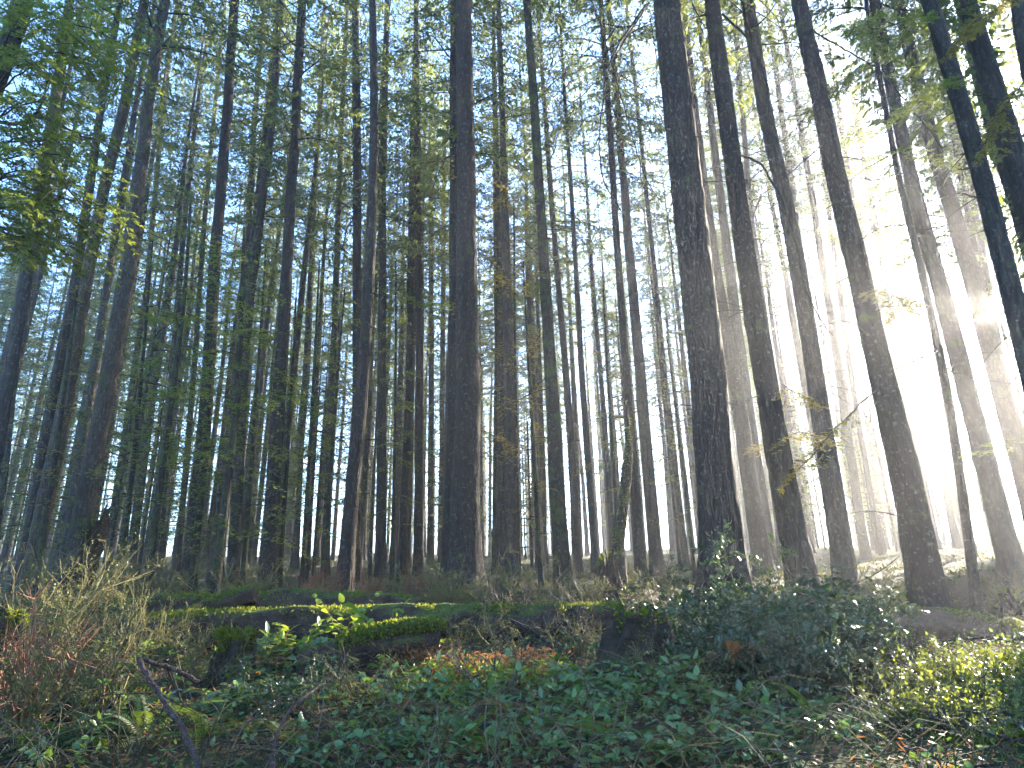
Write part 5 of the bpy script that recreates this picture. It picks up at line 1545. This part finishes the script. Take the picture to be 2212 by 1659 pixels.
for i, (px, Y, s, n, lab) in enumerate([(130, 3.9, .8, 9, 'green fern in the bottom left corner shade'), (20, 3.7, .8, 9, 'pale green fern at the bottom left corner'), (420, 6.6, .7, 8, 'small fern beside the arching mossy stump'), (1110, 7.6, .7, 8, 'small bright fern above the bent dark branch'), (840, 9.2, .6, 7, 'little fern at the end of the far log'),
                                     (290, 5.2, .7, 8, 'fern beneath the top of the long reddish branch'), (1150, 10.2, .8, 8, 'sunny fern beside the foot of the dark leaning trunk'), (640, 3.8, .7, 8, 'dim fern at the bottom edge right of the long reddish branch'), (340, 3.9, .9, 10, 'drooping fern under the long reddish branch'), (400, 4.3, .95, 11, 'large green fern right of the long reddish branch'), (470, 3.9, .9, 10, 'large green fern between the two slanting branches'), (230, 4.0, .9, 10, 'broad fern left of the long reddish branch'), (80, 4.6, .9, 9, 'fern under the left huckleberry twigs'), (1000, 3.6, .7, 8, 'fern at the bottom edge in the middle'), (1330, 3.6, .7, 8, 'fern at the bottom edge under the salal carpet'), (1740, 4.0, .8, 9, 'fern at the bottom edge left of the low mossy log'), (1220, 8.6, .7, 8, 'fern between the two long logs right of centre')]):
    fern('fern', lab, px, Y, s, n, 5000 + i, 'green ferns')
for i, (px, Y, s, n, lab, dz) in enumerate([(870, 6.0, .8, 9, 'rusty dead bracken hanging off the moss hummock log', .22), (915, 5.85, .75, 8, 'orange dead bracken at the right end of the moss hummock', .15), (990, 5.5, .7, 7, 'orange bracken stalks among the sunny leaves', .1), (1120, 5.7, .6, 6, 'rust coloured bracken at the right of the sunny leaves', 0),
                                         (1085, 4.1, .8, 8, 'brown dead fern at the bottom centre', .1), (900, 4.3, .8, 8, 'brown dead fern left of the bottom centre salal', .1), (1580, 4.9, 1.1, 9, 'large brown drooping dead fern below the holly', .25), (1430, 4.9, .6, 6, 'small rusty fern under the broad dark stump', 0), (545, 8.0, .6, 6, 'rusty bracken tuft on the log at left', .12),
                                         (240, 5.1, .6, 6, 'rusty leaves hanging in the left huckleberry tangle', .2), (1385, 7.2, .35, 5, 'one small red brown fern above the broad dark stump', .3), (980, 4.0, .7, 7, 'faded fern at the bottom, left of the brown centre one', .05), (1215, 5.7, .5, 6, 'rusty fern tuft at the shaded edge of the sunny leaves', 0)]):
    fern('dead', lab, px, Y, s, n, 5100 + i, 'dead brown ferns', dz)

# ------------------------------------------------------------------ ground cover nobody could count
r = np.random.default_rng(21)


def scatter(n, y0, y1, k=.9, pw=1.0):
    y = y0 + (y1 - y0) * r.uniform(0, 1, n) ** pw
    x = r.uniform(-k, k, n) * (y + .5)
    return x, y, ground(x, y)


n = 26000                                               # fallen leaves and needles
x, y, z = scatter(n, 2.6, 15, .95, 1.3)
D = nrm(np.stack([r.normal(0, 1, n), r.normal(0, 1, n), r.normal(0, .25, n)], -1))
S = nrm(np.cross(D, np.array([0, 0, 1.0]) + r.normal(0, .35, (n, 3))))
m = MB(); m.cards(np.stack([x, y, z + .01 + r.uniform(0, .03, n)], -1), D, S, r.uniform(.02, .07, n), r.uniform(.006, .018, n))
tag(m.build('leaf_litter', MAT['litter']), 'brown fallen leaves and needles covering the forest floor', 'leaf litter', kind='stuff')

n = 15000                                               # herbs and moss stems
x, y, z = scatter(n, 2.6, 16, .95, 1.4)
keep = vnoise(np.stack([x * .9, y * .9, 0 * x], -1)) + .5 * vnoise(np.stack([x * 3, y * 3, 0 * x + 4], -1)) > -.25
x, y, z = x[keep], y[keep], z[keep]; n = len(x)
D = nrm(np.stack([r.normal(0, .55, n), r.normal(0, .55, n), np.full(n, 1.0)], -1))
S = nrm(np.stack([r.normal(0, 1, n), r.normal(0, 1, n), 0 * x], -1))
m = MB(); m.cards(np.stack([x, y, z - .01], -1), D, S, r.uniform(.03, .10, n), r.uniform(.002, .005, n))
tag(m.build('ground_herbs', MAT['grass']), 'thin green herbs and moss stems sprouting over the forest floor', 'undergrowth', kind='stuff')

n = 24000                                               # low leafy cover
x, y, z = scatter(n, 2.7, 11, .92, 1.7)
keep = vnoise(np.stack([x * .8 + 9, y * .8, 0 * x], -1)) > -.6
q_ = (x / y - .12) / .36
keep &= r.uniform(0, 1, n) < np.clip(1.25 - q_ ** 2, .22, 1)
x, y, z = x[keep], y[keep], z[keep]; n = len(x)
D = nrm(np.stack([r.normal(0, 1, n), r.normal(0, 1, n), r.normal(-.1, .4, n)], -1))
S = nrm(np.cross(D, np.array([0, 0, 1.0]) + r.normal(0, .4, (n, 3))))
Ls = r.uniform(.018, .05, n)
m = MB(); m.leaves(np.stack([x, y, z + r.uniform(.01, .2, n) * r.uniform(.3, 1, n)], -1), D, S, Ls, Ls * .32)
tag(m.build('leafy_undergrowth', MAT['salal']), 'low leafy ground cover between the shrubs', 'undergrowth', kind='stuff')

n = 15000                                                # far undergrowth under the trunks
x, y, z = scatter(n, 12, 60, .9, 1.2)
D = nrm(np.stack([r.normal(0, .8, n), r.normal(0, .8, n), np.full(n, .8)], -1))
S = nrm(np.stack([r.normal(0, 1, n), r.normal(0, 1, n), r.normal(0, .3, n)], -1))
m = MB(); m.cards(np.stack([x, y, z - .02], -1), D, S, r.uniform(.08, .3, n), r.uniform(.015, .04, n))
tag(m.build('distant_undergrowth', MAT['huckle']), 'blurred low brush on the floor of the far stand', 'undergrowth', kind='stuff')

n = 16000                                               # brush and litter of the near slope behind the logs
x, y, z = scatter(n, 10.5, 34, .92, 1.3)
D = nrm(np.stack([r.normal(0, .9, n), r.normal(0, .9, n), np.full(n, .55)], -1))
S = nrm(np.stack([r.normal(0, 1, n), r.normal(0, 1, n), r.normal(0, .4, n)], -1))
m = MB(); m.cards(np.stack([x, y, z - .01], -1), D, S, r.uniform(.05, .22, n), r.uniform(.008, .026, n))
tag(m.build('slope_undergrowth', MAT['litter']), 'brown and green litter and sprouts on the slope behind the logs', 'undergrowth', kind='stuff')

n = 700                                                 # sticks
x, y, z = scatter(n, 2.8, 14, .9, 1.2)
a = r.uniform(0, 6.28, n); l = r.uniform(.15, .7, n)
w = np.linspace(-.5, .5, 4)
P = np.stack([x[:, None] + np.cos(a)[:, None] * l[:, None] * w, y[:, None] + np.sin(a)[:, None] * l[:, None] * w, z[:, None] + .03 + r.uniform(0, .05, (n, 1)) + r.normal(0, .2, (n, 1)) * l[:, None] * w], -1)
m = MB(); m.tubes(P, np.repeat(r.uniform(.002, .006, (n, 1)), 4, 1), 4)
tag(m.build('forest_debris', MAT['twig']), 'thin dead sticks strewn over the forest floor', 'sticks', kind='stuff')

n = 1700                                                # arching dead stems and fine runners tangled through the shrubs
x, y, z = scatter(n, 2.9, 12, .92, 1.3)
a = r.uniform(0, 6.28, n); l = r.uniform(.2, .75, n); h = r.uniform(.1, .42, n)
w = np.linspace(0, 1, 7)
P = np.stack([x[:, None] + np.cos(a)[:, None] * l[:, None] * w, y[:, None] + np.sin(a)[:, None] * l[:, None] * w,
              z[:, None] - .02 + h[:, None] * (np.sin(np.pi * w * r.uniform(.45, .95, (n, 1)))) + r.normal(0, .012, (n, 7))], -1)
P[:, 1:, :2] += r.normal(0, .012, (n, 6, 2)).cumsum(1)
hf = n // 2
m = MB(); m.tubes(P[:hf], np.linspace(.0034, .0012, 7)[None] * r.uniform(.6, 1.3, (hf, 1)), 3)
tag(m.build('tangled_undergrowth', MAT['grey_twig']), 'grey brown arching stems tangled through the low shrubs', 'undergrowth', kind='stuff')
m = MB(); m.tubes(P[hf:], np.linspace(.003, .001, 7)[None] * r.uniform(.6, 1.3, (n - hf, 1)), 3)
tag(m.build('green_undergrowth', MAT['green_twig']), 'fine green runners looping through the low shrubs', 'undergrowth', kind='stuff')

n = 5200                                                # dead bracken shreds in drifts
x, y, z = scatter(n * 3, 2.8, 9, .9, 1.3)
keep = vnoise(np.stack([x * 1.1 + 31, y * 1.1, 0 * x], -1)) > .18
x, y, z = x[keep][:n], y[keep][:n], z[keep][:n]; n = len(x)
D = nrm(np.stack([r.normal(0, 1, n), r.normal(0, 1, n), r.normal(-.1, .6, n)], -1))
S = nrm(np.cross(D, r.normal(0, 1, (n, 3))))
m = MB(); m.cards(np.stack([x, y, z + r.uniform(.0, .2, n)], -1), D, S, r.uniform(.02, .06, n), r.uniform(.0015, .0045, n))
tag(m.build('bracken_debris', MAT['dead']), 'drifts of rusty shredded bracken between the low shrubs', 'leaf litter', kind='stuff')

# loose bracken shreds whose orange boosts the sunlight colour of the sunny patch
n = 2600
pc = np.array([gpos(930, 5.9), gpos(880, 6.0), gpos(1000, 5.5), gpos(1130, 5.6)])
i = r.integers(0, 4, n)
x = pc[i, 0] + r.normal(0, .16, n); y = pc[i, 1] + r.normal(0, .14, n); z = ground(x, y)
D = nrm(np.stack([r.normal(0, 1, n), r.normal(0, 1, n), r.normal(-.2, .8, n)], -1))
m = MB(); m.cards(np.stack([x, y, z + r.uniform(.02, .26, n)], -1), D, nrm(np.cross(D, r.normal(0, 1, (n, 3)))), r.uniform(.03, .08, n), r.uniform(.004, .009, n))
tag(m.build('sunny_leaf_litter', MAT['dead']), 'glowing rusty bracken shreds in the sunlit clearing', 'leaf litter', kind='stuff')

n = 5200
pc = np.array([gpos(1035, 5.5), gpos(1090, 5.6), gpos(985, 5.7), gpos(930, 5.8)])
i = r.integers(0, 4, n)
x = pc[i, 0] + r.normal(0, .22, n); y = pc[i, 1] + r.normal(0, .18, n); z = ground(x, y)
D = nrm(np.stack([r.normal(0, 1, n), r.normal(0, 1, n), r.normal(.2, .5, n)], -1))
S = nrm(np.cross(D, np.array([0, 0, 1.0]) + r.normal(0, .5, (n, 3))))
Ls = r.uniform(.025, .06, n)
m = MB(); m.leaves(np.stack([x, y, z + r.uniform(.02, .18, n)], -1)[:1500], D[:1500], S[:1500], Ls[:1500], Ls[:1500] * .33)
tag(m.build('sunny_undergrowth', MAT['salal_young']), 'bright sunlit low leaves in the clearing at centre', 'undergrowth', kind='stuff')
